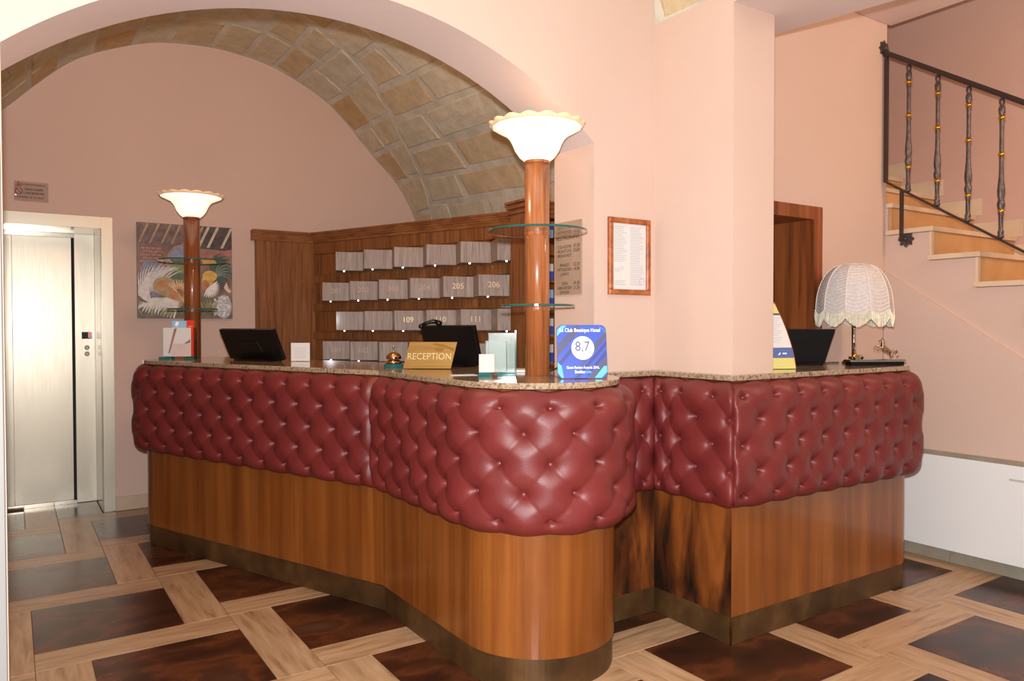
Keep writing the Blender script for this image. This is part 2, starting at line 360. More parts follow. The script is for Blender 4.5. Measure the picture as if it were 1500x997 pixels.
# back room shell
tag(MB().box(-0.9, -0.53, YF2+.002, YB, 0, 3.9).build('wall_left', M['wallback']), kind='structure')
tag(MB().box(3.27, 3.37, YF2+.002, YB, 0, 3.9).build('wall_right', M['wallback']), kind='structure')
LX1, LZ = 0.648, 2.222      # lift opening
mb = MB(); mb.box(LX1-0.05, 3.37, YB, YB+0.35, 0, 4.0); mb.box(-0.9, LX1-0.05, YB, YB+0.35, LZ-0.03, 4.0)
tag(mb.build('wall_back', M['wallback']), kind='structure')
tag(MB().box(LX1+0.002, 1.66, YB-0.012, YB-0.0005, 0, 0.105).build('baseboard_back', M['basestone']), kind='structure')
# side wall under the stairs
SY, SZ, SG, SR = 2.44, 2.0, 0.265, 0.175
mb = MB()
for i in range(-1, 11):
    yf, zt = SY-SG*i, SZ-SR*i
    y1 = min(yf+SG, YF)
    if y1 > yf and zt > 0.1: mb.box(XR, XR+0.1, yf+0.012, y1+0.012 if y1 < YF else YF, 0, zt-0.032)
tag(mb.build('wall_stairs', M['wall']), kind='structure')
# slightly proud lower skin of that wall, ending in a slanted ledge
def dz(y): return 1.707-0.667*(2.67-y)
poly = [(-0.2, 0), (2.725, 0), (2.725, dz(2.725)), (0.12, dz(0.12)), (-0.2, max(0.02, dz(-0.2)))]
tag(MB().prism(poly, (XR-0.022, 0, 0), Y, Z, X, 0.0218).build('trim_3', M['wall']), kind='structure')
tag(MB().box(5.72, 5.85, -1.5, 5.2, 0, 5.2).build('wall_stairwell', M['wallstair']), kind='structure')
tag(MB().box(XR, 5.72, 5.1, 5.2, 0, 5.2).build('wall_landing', M['wallstair']), kind='structure')
tag(MB().box(XR-0.1, XR, YF2, 5.1, 0, 5.2).build('wall_inner', M['wallstair']), kind='structure')
br = tag(MB().box(XR-0.026, XR-0.0225, 0.3, 2.2, 0, 0.012).build('baseboard_right', M['baseright']), kind='structure')
yy = 0.3
while yy < 2.70:
    MB().box(XR-0.036, XR-0.0225, yy+0.001, min(yy+0.40, 2.72)-0.001, 0.001, 0.085).build('skirting_tile', M['baseright'], br); yy += 0.40

# door opening lining (timber) behind the side counter
dr = tag(MB().box(DX1-0.08, DX1, YF-0.015, YF2+0.06, 0, DZ).build('door_2', M['doorwood']), kind='structure')
MB().box(DX0, DX1-0.081, YF-0.015, YF2+0.06, DZ-0.075, DZ).build('lintel', M['doorwood'], dr)
MB().box(DX0, DX0+0.08, YF-0.015, YF2+0.06, 0, DZ-0.076).build('jamb', M['doorwood'], dr)
tag(MB().box(3.375, XR-0.1, 3.9, 4.0, 0, 2.6).build('wall_office', M['wallback']), kind='structure')
# white door leaf standing in the arch on the far left
tag(MB().box(-0.056, -0.020, 2.58, 3.40, 0.005, 1.945).build('door_3', M['offwhite'], bevel=0.003), kind='structure')

# ------------------------------------------------------------------ stone vaults
VC = 1.37
vp = [(0, 3.645), (.3, 3.62), (.5, 3.575), (.75, 3.475), (.98, 3.345), (1.2, 3.14), (1.38, 2.95), (1.55, 2.79), (1.676, 2.64), (1.8, 2.41), (1.9, 2.1)]
def catmull(P, n=8):
    out = []
    for i in range(len(P)-1):
        p0, p1, p2, p3 = P[max(i-1, 0)], P[i], P[i+1], P[min(i+2, len(P)-1)]
        for k in range(n):
            t = k/n
            out.append(tuple(0.5*(2*p1[j]+(p2[j]-p0[j])*t+(2*p0[j]-5*p1[j]+4*p2[j]-p3[j])*t*t+(3*p1[j]-p0[j]-3*p2[j]+p3[j])*t**3) for j in range(2)))
    out.append(P[-1]); return out
vd = np.array(catmull([(-0.3, 3.62)]+vp)[8:])
vs_ = np.concatenate([[0], np.cumsum(np.hypot(np.diff(vd[:, 0]), np.diff(vd[:, 1])))])
VL = vs_[-1]
def vpt(u, y, off=0.0):
    a = abs(u); sg = 1 if u >= 0 else -1
    dx, z = np.interp(a, vs_, vd[:, 0]), np.interp(a, vs_, vd[:, 1])
    e = 0.03; a0, a1 = max(a-e, 0), min(a+e, VL)
    tx, tz = np.interp(a1, vs_, vd[:, 0])-np.interp(a0, vs_, vd[:, 0]), np.interp(a1, vs_, vd[:, 1])-np.interp(a0, vs_, vd[:, 1])
    l = math.hypot(tx, tz)+1e-9
    nx, nz = tz/l, -tx/l                      # into the room
    return (VC+sg*(dx+nx*off), y, z+nz*off)
rows = [[vpt(u, y) for u in np.linspace(-VL, VL, 81)] for y in np.linspace(YF2+0.001, YB-0.001, 8)]
back_outer = [[vpt(u, y, -0.12) for u in np.linspace(-VL, VL, 81)] for y in (YF2+0.001, YB-0.001)]
vault = tag(MB().grid(rows).grid(back_outer).build('ceiling', M['mortar'], smooth=True), kind='structure')
def ss(t): return t*t*(3-2*t)
def rib(u):                                   # y of the diagonal groin line along the vault
    return 5.30+0.95*min(1, abs(u)/VL)**1.3
def stone_piece(pt, quad, parent, h=0.006, nu=6, nv=6, jit=0.013):
    """quad: four (u, y) corners; raised slab following the surface pt(u, y, off)"""
    q = [(a+random.uniform(-jit, jit), b+random.uniform(-jit*1.6, jit*1.6)) for a, b in quad]
    def bl(s, t): return ((1-s)*(1-t)*q[0][0]+s*(1-t)*q[1][0]+s*t*q[2][0]+(1-s)*t*q[3][0], (1-s)*(1-t)*q[0][1]+s*(1-t)*q[1][1]+s*t*q[2][1]+(1-s)*t*q[3][1])
    hh = h*random.uniform(0.5, 1.3); R = []
    for i in range(nv+1):
        row = []
        for j in range(nu+1):
            edge = i in (0, nv) or j in (0, nu)
            a, b = bl(j/nu, i/nv)
            if edge: a += random.uniform(-0.006, 0.006); b += random.uniform(-0.008, 0.008)
            row.append(pt(a, b, (-0.004 if edge else hh+random.uniform(-0.002, 0.002))))
        R.append(row)
    # pull the first inner ring outwards so that the edge is steep
    for i in range(nv+1):
        for j in range(nu+1):
            if i in (0, nv) or j in (0, nu): continue
            s = {1: 0.07, nu-1: 0.93}.get(j, j/nu); t = {1: 0.06, nv-1: 0.94}.get(i, i/nv)
            a, b = bl(s, t); R[i][j] = pt(a, b, hh+random.uniform(-0.002, 0.002))
    MB().grid(R).build('stone', M['stone'], parent, smooth=False)
J = 0.015
for sg in (1, -1):
    u = 0.0
    while u < VL-0.12:                         # ring against the end wall
        w = random.uniform(0.22, 0.34); u1 = min(u+w, VL)
        ya, yb = rib(u), rib(u1); wid = YB-(ya+yb)/2
        cuts = [0, 1] if wid < 0.55 else [0, random.uniform(0.42, 0.6), 1]
        for c0, c1 in zip(cuts[:-1], cuts[1:]):
            f = lambda uu, c: rib(uu)+(YB-0.012-rib(uu))*c
            stone_piece(vpt, [(sg*(u+J), f(u, c0)+J), (sg*(u1-J), f(u1, c0)+J), (sg*(u1-J), f(u1, c1)-J), (sg*(u+J), f(u, c1)-J)], vault)
        u = u1
    u = 0.0; row = 0
    while u < VL-0.1:                          # web courses towards the arch
        w = random.uniform(0.22, 0.31); u1 = min(u+w, VL); y = None
        ytop = lambda uu: rib(uu)-0.012
        ys = [None]; yc = (rib(u)+rib(u1))/2 - random.uniform(0.3, 0.75)
        while yc > YF2+0.25: ys.append(yc); yc -= random.uniform(0.5, 1.0)
        ys.append(YF2+0.02)
        sl = 0.06
        for a, b in zip(ys[:-1], ys[1:]):
            t0 = ytop(u) if a is None else a; t1 = ytop(u1) if a is None else a
            sh = lambda uu, yy_: min(max(uu+sl*(5.5-yy_), 0.0), VL)
            stone_piece(vpt, [(sg*sh(u+J, b), b+J), (sg*sh(u1-J, b), b+J), (sg*sh(u1-J, t1), t1-J), (sg*sh(u+J, t0), t0-J)], vault)
        u = u1; row += 1
# front hall vault springing from the pillar
def fpt(u, y, off=0.0):
    # u: angle from the springing at x = 2.64, z = 2.868
    R = 2.0; a = u/R; sw = 0.0
    x = PX0 - R*(1-math.cos(a))*1.0; z = 2.868 + 1.35*math.sin(a)
    nx, nz = -math.cos(a), -math.sin(a)*0.75
    return (x+nx*off, y, z+nz*off)
rows = [[fpt(u, y) for u in np.linspace(0, 3.14*2, 60)] for y in np.linspace(-3.0, YF-0.001, 4)]
fv = tag(MB().grid(rows).build('ceiling', M['mortar'], smooth=True), kind='structure')
u = 0.0
while u < 0.9:
    y = YF-0.02; w = 0.24
    while y > 1.2:
        l = random.uniform(0.35, 0.6)
        stone_piece(fpt, [(u+J, y-l+J), (u+w-J, y-l+J), (u+w-J, y-J), (u+J, y-J)], fv); y -= l
    u += w

# ------------------------------------------------------------------ counters
def seg_line(p0, p1): return ('L', Vector((p0[0], p0[1], 0)), Vector((p1[0], p1[1], 0)))
def seg_arc(c, r, a0, a1): return ('A', Vector((c[0], c[1], 0)), r, a0, a1)
def sample(segs, ds):
    P, T = [], []
    for sg_ in segs:
        if sg_[0] == 'L':
            a, b = sg_[1], sg_[2]; n = max(1, int((b-a).length/ds)); t = (b-a).normalized()
            for i in range(n+1): P.append(a.lerp(b, i/n)); T.append(t)
        else:
            _, c, r, a0, a1 = sg_; n = max(2, int(abs(a1-a0)*(r+0.06)/ds))
            for i in range(n+1):
                th = a0+(a1-a0)*i/n; P.append(c+Vector((math.cos(th), math.sin(th), 0))*r); T.append(Vector((-math.sin(th), math.cos(th), 0)))
    # drop duplicates at joints
    Q, U = [P[0]], [T[0]]
    for p, t in zip(P[1:], T[1:]):
        if (p-Q[-1]).length > 1e-5: Q.append(p); U.append(t)
    s = [0.0]
    for i in range(1, len(Q)): s.append(s[-1]+(Q[i]-Q[i-1]).length)
    return Q, U, s
def right(t): return Vector((t.y, -t.x, 0))
def ribbon(segs, o_out, o_in, z0, z1, ds=0.04, mit0=0.0, mit1=0.0):
    """upright board following a path: outer offset o_out, inner offset o_in; mitres at its ends"""
    P, T, s = sample(segs, ds); L = s[-1]; mb = MB(); n = len(P); ring = []
    def pos(i, o):
        e = 0
        if i == 0: e = -mit0*o
        if i == n-1: e = mit1*o
        return P[i]+right(T[i])*o+T[i]*e
    for i in range(n):
        for o, z in ((o_out, z0), (o_out, z1), (o_in, z1), (o_in, z0)):
            p = pos(i, o); ring.append((p.x, p.y, z))
    fs = [(4*i+k, 4*i+4+k, 4*i+4+(k+1) % 4, 4*i+(k+1) % 4) for i in range(n-1) for k in range(4)]
    fs += [(0, 1, 2, 3), (4*n-1, 4*n-2, 4*n-3, 4*n-4)]
    return mb.add(ring, fs)
OB, ZT, ZB = 0.093, 1.160, 0.604           # bulge, top and bottom of the leather
ROW0, ROWS = 1.108, 0.1125
prof = []
for i in range(27):
    a = PI/2*i/26; prof.append((0.008+(OB-0.008)*math.sin(a), ZT-0.085+0.085*math.cos(a), math.sin(a), math.cos(a)))
zs = np.linspace(ZT-0.085, ZB+0.075, 50)[1:-1]
for z in zs: prof.append((OB, float(z), 1.0, 0.0))
for i in range(24):
    a = PI/2*i/23; prof.append((0.012+(OB-0.012)*math.cos(a), ZB+0.075-0.075*math.sin(a), math.cos(a), -math.sin(a)))
def tuft(u, z, spacing):
    v = (ROW0-z)/ROWS
    def d1(x): return abs(x-round(x))
    if v < 0 or v > 4:
        uu = u
        da = d1(uu)*spacing; dv = (-v if v < 0 else v-4)*ROWS
        r = math.hypot(da, dv)
        fade = math.exp(-dv/0.035)
        pill = abs(math.sin(PI*uu))**0.5
        return (0.005*(pill-1))*(0.25+0.75*fade) - 0.030*math.exp(-(r/0.037)**1.3) - 0.014*math.exp(-(r/0.0125)**2) - 0.0022*math.exp(-da/0.003)*(0.4+1.6*fade)
    a, b = u+v/2, u-v/2
    pa, pb = abs(math.sin(PI*a)), abs(math.sin(PI*b))
    # nearest button: rows at integer v
    best = 9
    for vr in (math.floor(v), math.floor(v)+1):
        ph = 0.5*(vr % 2); du = (u-ph)-round(u-ph)
        best = min(best, math.hypot(du*spacing, (v-vr)*ROWS))
    c = math.sqrt(spacing*ROWS)*0.62
    da, db = d1(a)*c, d1(b)*c
    return 0.005*((pa*pb)**0.5-1) - 0.030*math.exp(-(best/0.037)**1.3) - 0.014*math.exp(-(best/0.0125)**2) - 0.0022*(math.exp(-da/0.003)+math.exp(-db/0.003))
bm_btn = MB().lathe((0, 0, 0), [(0.0088, -0.004), (0.0096, 0.002), (0.0088, 0.005), (0.0056, 0.0075), (0.0, 0.0084)], 10)
me_btn = bpy.data.meshes.new('button'); me_btn.from_pydata(bm_btn.v, [], bm_btn.f); me_btn.materials.append(M['button'])
me_btn.polygons.foreach_set('use_smooth', [True]*len(me_btn.polygons))
def leather(parent, segs, mit0, mit1, ncol, phase, label=None, free0=False, free1=False):
    P, T, s = sample(segs, 0.0062); L = s[-1]; n = len(P); sp = L/ncol
    off = parent.location; V = []
    def edge(sv):
        d = min(sv if not free0 else 9, L-sv if not free1 else 9)
        return 0.022*math.exp(-max(d, 0)/0.012)
    def surf(sv, Pp, Tt, o, z, no, nz):
        u = sv/sp+phase
        d = tuft(u, z, sp)-edge(sv)*min(1, o/0.05)
        oo = o+d*no; zz = z+d*nz
        e = -mit0*oo*max(0, 1-sv/0.22) + mit1*oo*max(0, 1-(L-sv)/0.22)
        q = Pp+right(Tt)*oo+Tt*e
        return (q.x-off.x, q.y-off.y, zz)
    for (o, z, no, nz) in prof:
        for i in range(n): V.append(surf(s[i], P[i], T[i], o, z, no, nz))
    m = len(prof)
    F = [(k*n+i, (k+1)*n+i, (k+1)*n+i+1, k*n+i+1) for k in range(m-1) for i in range(n-1)]
    me = bpy.data.meshes.new('leather_panel'); me.from_pydata(V, [], F)
    o_ = finish('leather_panel', me, M['leather'], parent, None, True)
    if label: o_['label'] = label
    # buttons
    pz = [p[1] for p in prof]
    for r in range(5):
        z = ROW0-ROWS*r; k = min(range(m), key=lambda q: abs(pz[q]-z)); o, z_, no, nz = prof[k]
        ph = 0.5*(r % 2)
        for c in range(-2, ncol+3):
            sv = (c+ph-phase)*sp
            if sv < 0.02 or sv > L-0.02: continue
            i = min(range(n), key=lambda q: abs(s[q]-sv))
            p = Vector(surf(s[i], P[i], T[i], o, z_, no, nz)); nn = (right(T[i])*no+Z*nz).normalized()
            b = bpy.data.objects.new('button', me_btn); COL.objects.link(b); b.parent = o_
            b.matrix_local = Matrix.Translation(p+nn*0.001) @ nn.to_track_quat('Z', 'Y').to_matrix().to_4x4()
    return o_
C1 = Vector((1.515, 3.45, 0))
RL = 0.28; cL = C1-CD*2.0+CP*RL
aL0, aL1 = math.atan2(-CD.y, -CD.x), math.atan2(-CP.y, -CP.x)+2*PI
eL = cL-CD*RL; sL = eL+CP*0.36
lead0 = [seg_line(sL, eL), seg_arc(cL, RL, aL0, aL1), seg_line(cL-CP*RL, C1)]
TC, TR = Vector((1.85, 2.63, 0)), 0.335
lead1 = [seg_line(C1, (1.515, 2.63)), seg_arc(TC, TR, PI, 2*PI)]
lead2 = [seg_line((2.185, 2.63), (2.185, 2.70))]
lead3 = [seg_line((2.185, 2.70), (2.612, 2.70))]
lead4 = [seg_line((2.612, 2.70), (2.612, 2.223))]
RC = Vector((3.95, 2.343, 0))
lead5 = [seg_line((2.612, 2.223), (3.95, 2.223)), seg_arc(RC, 0.12, -PI/2, 0), seg_line((4.07, 2.343), (4.07, 2.705))]
mt = math.tan(math.radians(11.2))
rc = thing('reception_counter', 'long reception counter of cherry veneer with button-tufted oxblood leather and a rounded front end', 'counter', (1.5, 3.4, 0))
leather(rc, lead0, 0, -mt, 15, 0.5, free0=True)
leather(rc, lead1, -mt, 0, 11, 0.0, free1=True)
leather(rc, [seg_line((2.20, 2.70), (2.612, 2.70))], 0, -0.86, 2, 0.5)
for sgs, m0, m1, mat in ((lead0, 0, -mt, M['veneer']), (lead1+lead2, -mt, 0, M['veneer']), (lead3, 0, -1, M['stained'])):
    ribbon(sgs, 0.0, -0.022, 0.125, ZT-0.004, 0.03, m0, m1).build('wood_panel', mat, rc, smooth=False)
    ribbon(sgs, -0.008, -0.03, 0.001, 0.1245, 0.03, m0, m1).build('plinth', M['plinth'], rc)
ribbon(lead0, 0.0006, -0.007, 0.1236, 0.1262, 0.03, 0, -mt).build('metal_strip', M['steelbright'], rc)
sc = thing('side_counter', 'shorter square-cornered counter in front of the pillar with tufted oxblood leather above cherry veneer', 'counter', (3.3, 2.45, 0))
leather(sc, lead4, -0.86, 1, 3, 0.6)
leather(sc, lead5, 1, 0, 11, -0.28, free1=True)
for sgs, m0, m1, mat in ((lead4, -1, 1, M['stained']), (lead5, 1, 0, M['veneer'])):
    ribbon(sgs, 0.0, -0.022, 0.125, ZT-0.004, 0.03, m0, m1).build('wood_panel', mat, sc)
    ribbon(sgs, -0.004, -0.026, 0.001, 0.1245, 0.03, m0, m1).build('plinth', M['plinth'], sc)
MB().box(2.6105, 2.6175, 2.2215, 2.2285, 0.001, 0.126).build('corner_bead', M['brass'], sc)

# granite tops
def slab(name, label, poly, loc, z0=1.1602, z1=1.185):
    o = MB().prism(poly, (0, 0, z0), X, Y, Z, z1-z0).build(name, M['granite'], None, bevel=0.004)
    return tag(o, label, 'countertop')
def outline(segs, o, ds=0.03):
    P, T, s = sample(segs, ds); return [((p+right(t)*o).x, (p+right(t)*o).y) for p, t in zip(P, T)]
EO = 0.022
pl = outline([seg_line(sL, eL), seg_arc(cL, RL, aL0, aL1)], EO)
k_ = C1-CP*EO + CD*(-EO*mt)
pl += [(k_.x, k_.y)] + outline([seg_line((1.515, 3.40), (1.515, 2.63)), seg_arc(TC, TR, PI, 2*PI)], EO) + [(2.207, 2.664), (2.235, 3.10), (2.235, 3.42)]
q0 = C1+CP*0.62-CD*0.15; q1 = sL
pl += [(q0.x, q0.y), ((q1+CP*0.0-CD*0.0).x, q1.y)]
slab('granite_countertop', 'speckled brown granite top of the long counter, rounded at its near end', pl, None)
arc = [(RC.x+(0.12+EO)*math.cos(a), RC.y+(0.12+EO)*math.sin(a)) for a in np.linspace(-PI/2, 0, 10)]
pr = [(2.2125, 2.665), (2.59, 2.665), (2.59, 2.201)] + arc + [(4.092, 2.714), (DX1-0.0, 2.714), (2.918, 2.714), (2.918, 2.243), (2.638, 2.243), (2.638, 2.727), (2.2125, 2.727)]
slab('granite_countertop', 'narrow speckled granite top wrapping the foot of the pillar and the side counter', pr, None)
ZS = 1.1855

# ------------------------------------------------------------------ column lamps with glass shelves
def column_lamp(loc, D, zc, zbowl_top, rb, shelves, label, wood_, n_scallop=16):
    t = thing('column_lamp', label, 'lamp', loc, 'column lamps on the counter')
    x, y, z = loc; r = D/2
    MB().lathe(loc, [(r, 0.0), (r, zc-z)], 40).build('column', wood_, t, smooth=True)
    MB().lathe(loc, [(r*1.03, zc-z-0.012), (r*1.03, zc-z-0.002), (r*0.9, zc-z)], 40).build('collar', wood_, t)
    h = zbowl_top-zc
    P = [(r*1.05, 0.0), (r*1.42, 0.10), (r*1.80, 0.28), (r*2.02, 0.46), (r*2.25, 0.60), (r*2.55, 0.71), (rb*0.93, 0.90)]
    th = 0.005
    base = Vector((x, y, zc))
    def rf(rr, zz, a): return rr*(1+0.02*math.cos(n_scallop*a)*max(0, (zz/h-0.4))), zz
    bowl = MB().lathe(base, [(a, b*h) for a, b in P]+[(a-th, b*h+0.002) for a, b in reversed(P)], 96, rf)
    bo = bowl.build('glass_bowl', M['bowl'], t, smooth=True)
    Q = [(rb*0.93, 0.90), (rb*0.965, 0.93), (rb, 0.965)]
    def rf2(rr, zz, a):
        f = max(0, (zz/h-0.90)/0.065)
        return rr*(1+0.02*math.cos(n_scallop*a)*0.5+0.012*f*math.cos(n_scallop*a)), zz+f*0.05*h*abs(math.cos(n_scallop*a/2))
    rim = MB().lathe(base, [(a, b*h) for a, b in Q]+[(a-th, b*h+0.002) for a, b in reversed(Q)], 128, rf2)
    rim.build('scalloped_rim', M['bowlrim'], bo, smooth=True)
    for zs_, rs in shelves:
        sh = MB().lathe((x, y, zs_-0.006), [(r+0.0006, 0), (rs-0.004, 0), (rs-0.004, 0.010), (r+0.0006, 0.010)], 64)
        sh.f = [f for f in sh.f if len(f) == 4]; nn = 64
        sh.f += [(3*nn+i, 3*nn+(i+1) % nn, (i+1) % nn, i) for i in range(nn)]
        s_ = sh.build('glass_shelf', M['glass'], t)
        e = MB().lathe((x, y, zs_-0.006), [(rs-0.0038, 0), (rs, 0.001), (rs, 0.009), (rs-0.0038, 0.010)], 64)
        e.f = [f for f in e.f if len(f) == 4]; e.f += [(3*nn+i, 3*nn+(i+1) % nn, (i+1) % nn, i) for i in range(nn)]
        e.build('polished_edge', M['glassedge'], s_)
        MB().lathe((x, y, zs_-0.022), [(r*1.02, 0), (r*1.04, 0.004), (r*1.04, 0.0155)], 40).build('shelf_ring', wood_, t)
    lamp('lamp_bulb', 'POINT', (x, y, zbowl_top+0.03), 0.25, (1, 0.82, 0.60), 0.06)
    return t
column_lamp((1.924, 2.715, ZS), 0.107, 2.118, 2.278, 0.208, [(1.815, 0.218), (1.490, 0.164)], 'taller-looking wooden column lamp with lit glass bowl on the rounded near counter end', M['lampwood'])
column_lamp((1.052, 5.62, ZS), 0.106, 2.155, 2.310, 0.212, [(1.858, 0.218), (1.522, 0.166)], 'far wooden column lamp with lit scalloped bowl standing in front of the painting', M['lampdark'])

# ------------------------------------------------------------------ key cabinet
kc = thing('key_cabinet', 'brown wooden reception key cabinet with stepped rows of numbered grey blocks and a cornice', 'cabinet', (2.3, 6.0, 0))
KD = Vector((0.367, -0.930, 0)).normalized(); KN = Vector((-0.930, -0.367, 0)).normalized()   # run and facing
K0 = Vector((2.18, 6.415, 0)); KL = 2.22
MB().box(1.700, 2.20, 6.415, 6.466, 0.05, 2.13).build('side_panel', M['cabinet'], kc)
# back board, in planks with recessed bands
bands = [(0.02, 1.115), (1.115, 1.29), (1.29, 1.355), (1.355, 1.53), (1.53, 1.60), (1.60, 1.77), (1.77, 1.84), (1.84, 2.02), (2.02, 2.13)]
for i, (z0, z1) in enumerate(bands):
    rec = 0.012 if i % 2 else 0.0
    c = K0+KD*(KL/2)-KN*(0.02+rec)+Z*((z0+z1)/2)
    MB().obox(c, KD, Z, KN, KL, z1-z0-0.002, 0.04).build('back_board', M['cabinet'], kc)
def cornice(name, pts_profile, a, b, nrm, parent, ext0=0, ext1=0):
    mb = MB(); d = (b-a).normalized()
    for (o, z0, z1) in pts_profile:
        c = (a+b)/2+nrm*(o/2-0.02)+Z*((z0+z1)/2)+d*((ext1-ext0)/2)
        mb.obox(c, d, Z, nrm, (b-a).length+ext0+ext1, z1-z0, o+0.04)
    return mb.build(name, M['cornice'], parent)
CP_ = [(0.014, 2.115, 2.14), (0.024, 2.14, 2.155), (0.034, 2.155, 2.172), (0.044, 2.172, 2.186), (0.055, 2.186, 2.20)]
cornice('cornice', CP_, Vector((1.70, 6.415, 0)), Vector((2.185, 6.415, 0)), Vector((0, -1, 0)), kc, 0.035, 0.0)
cornice('cornice', CP_, K0+KD*0.02, K0+KD*KL, KN, kc)
FU = Vector((math.cos(math.radians(20)), -math.sin(math.radians(20)), 0)); FN = Vector((FU.y, -FU.x, 0))   # block face run and facing
def at_px(px, depth): return FW*depth+RT*((px-750)/1112*depth)
f0 = at_px(472.5, 6.20); f5 = at_px(701.5, 5.28); step = (f5-f0)/5
BW, BH = 0.222, 0.150
rowsdef = [(1.925, 0.5, ['']*6), (1.685, 0.0, ['201', '202', '203', '204', '205', '206']), (1.445, 0.5, ['', '', '109', '110', '111', '']), (1.205, 0.0, ['101', '102', '', '', '', ''])]
strong = {'109', '111', '205', '206', '110'}
for zc_, hs_, names in rowsdef:
    for i, nm in enumerate(names):
        fl_ = f0+step*(i+hs_); cface = fl_+FU*(BW/2)+Z*zc_
        dpt = 0.20
        bk = MB().obox(cface-FN*(dpt/2), FU, Z, FN, BW, BH, dpt, 0.003).build('key_block', M['greywood'], kc)
        if nm:
            t_ = MB(); put_text(t_, nm, cface+FN*0.0008+Z*0.004-FU*0.004, FU, Z, 0.058)
            tag(t_.build('room_number', M['goldink'] if nm in strong else M['goldinkfaint'], bk), kind='stuff')
        if not (zc_ < 1.3 and i > 1):
            MB().ball(cface-FU*0.045-Z*(BH/2+0.004)-FN*0.008, 0.0065, 10, 8).build('led_light', M['led'], bk)
# tall brochure cabinet at its near end
bc = thing('brochure_cabinet', 'wooden brochure cabinet with cornice, mostly hidden behind the near column lamp', 'cabinet', (2.95, 4.1, 0))
bx0, bx1, by0, by1 = 2.735, 3.262, 3.98, 4.16
MB().box(bx0, bx1, by1-0.02, by1, 0.02, 2.10).build('back_board', M['cabinet'], bc)
MB().box(bx0, bx0+0.025, by0, by1-0.021, 0.02, 2.10).build('side_board', M['cabinet'], bc)
MB().box(bx1-0.025, bx1, by0, by1-0.021, 0.02, 2.10).build('side_board', M['cabinet'], bc)
for z in (0.9, 1.16, 1.34, 1.52, 1.70, 1.88, 2.08):
    MB().box(bx0+0.026, bx1-0.026, by0+0.005, by1-0.021, z-0.018, z).build('shelf', M['cabinet'], bc)
mb = MB()
for o, z0, z1 in [(0.0, 2.10, 2.125), (0.02, 2.125, 2.14), (0.012, 2.14, 2.155), (0.034, 2.155, 2.175), (0.024, 2.175, 2.185), (0.048, 2.185, 2.20)]:
    mb.box(bx0-o, bx1, by0-o, by1, z0, z1)
mb.build('cornice', M['cornice'], bc)
for i, (z, mtl, h, lab) in enumerate([(1.70, 'paper', 0.11, 'white leaflet on the top visible shelf of the brochure cabinet'), (1.52, 'skyblue', 0.12, 'pale blue leaflet on the second shelf of the brochure cabinet'), (1.34, 'paper', 0.11, 'white leaflet on the third shelf of the brochure cabinet'), (1.16, 'paper', 0.12, 'white leaflet on the lowest visible shelf of the brochure cabinet')]):
    for j in range(2):
        x0 = 2.79+0.225*j
        t = thing('leaflet', lab + (', left of two' if j == 0 else ', right of two'), 'leaflet', (x0+0.1, 4.04, z), 'leaflets in the brochure cabinet')
        MB().box(x0, x0+0.2, 4.035, 4.04, z+0.0005, z+h).build('sheet', M[mtl], t)
        MB().box(x0, x0+0.2, 4.0335, 4.0348, z+0.002, z+h*0.55).build('blue_band', M['blue'], t)

# ------------------------------------------------------------------ lift
el = thing('elevator', 'brushed steel lift entrance with sliding door and red floor display on the far left', 'elevator', (0.1, 6.5, 0))
LY = 6.93
MB().box(LX1-0.075, LX1, YB-0.014, YB-0.001, 0.002, LZ).build('door_frame', M['steel'], el)
MB().box(-0.75, LX1-0.0755, YB-0.014, YB-0.001, LZ-0.085, LZ).build('lintel', M['steel'], el)
MB().box(LX1-0.085, LX1-0.075, YB, LY+0.02, 0.002, LZ-0.075).build('reveal', M['steelbright'], el)
MB().box(-0.75, LX1-0.086, YB, LY+0.02, LZ-0.085, LZ-0.075).build('reveal', M['steelbright'], el)
px0 = 0.425
cpn = MB().box(px0, LX1-0.086, LY, LY+0.03, 0.004, LZ-0.086).build('call_panel', M['steel'], el)
MB().box(0.404, px0-0.001, LY+0.03, LY+0.05, 0.004, LZ-0.086).build('door_gap', M['dark'], el)
MB().box(0.012, 0.403, LY+0.015, LY+0.035, 0.03, LZ-0.12).build('door_panel', M['steel'], el)
MB().box(-0.75, 0.008, LY+0.004, LY+0.024, 0.03, LZ-0.12).build('door_panel', M['steel'], el)
MB().box(-0.75, px0-0.001, LY-0.004, LY+0.052, LZ-0.119, LZ-0.087).build('header', M['steelbright'], el)
MB().box(-0.75, px0-0.001, LY-0.01, LY+0.05, 0.001, 0.028).build('sill', M['steelbright'], el)
cx = 0.505
dsp = MB().box(cx-0.036, cx+0.036, LY-0.004, LY-0.0003, 1.305, 1.36).build('display', M['blackgloss'], el)
t_ = MB(); put_text(t_, '1', (cx+0.015, LY-0.0046, 1.332), X, Z, 0.06, bold=0.02); t_.build('digit', M['reddisplay'], dsp)
for z in (1.235, 1.185):
    mb = MB(); n = 18
    mb.prism([(0.019*math.cos(2*PI*i/n), 0.019*math.sin(2*PI*i/n)) for i in range(n)], (cx, LY-0.005, z), X, Z, Y, 0.0047)
    b_ = mb.build('call_button', M['chrome'], el)
    MB().prism([(-0.008, -0.005 if z > 1.2 else 0.005), (0.008, -0.005 if z > 1.2 else 0.005), (0, 0.008 if z > 1.2 else -0.008)], (cx, LY-0.0056, z), X, Z, Y, 0.0005).build('arrow', M['white'], b_)

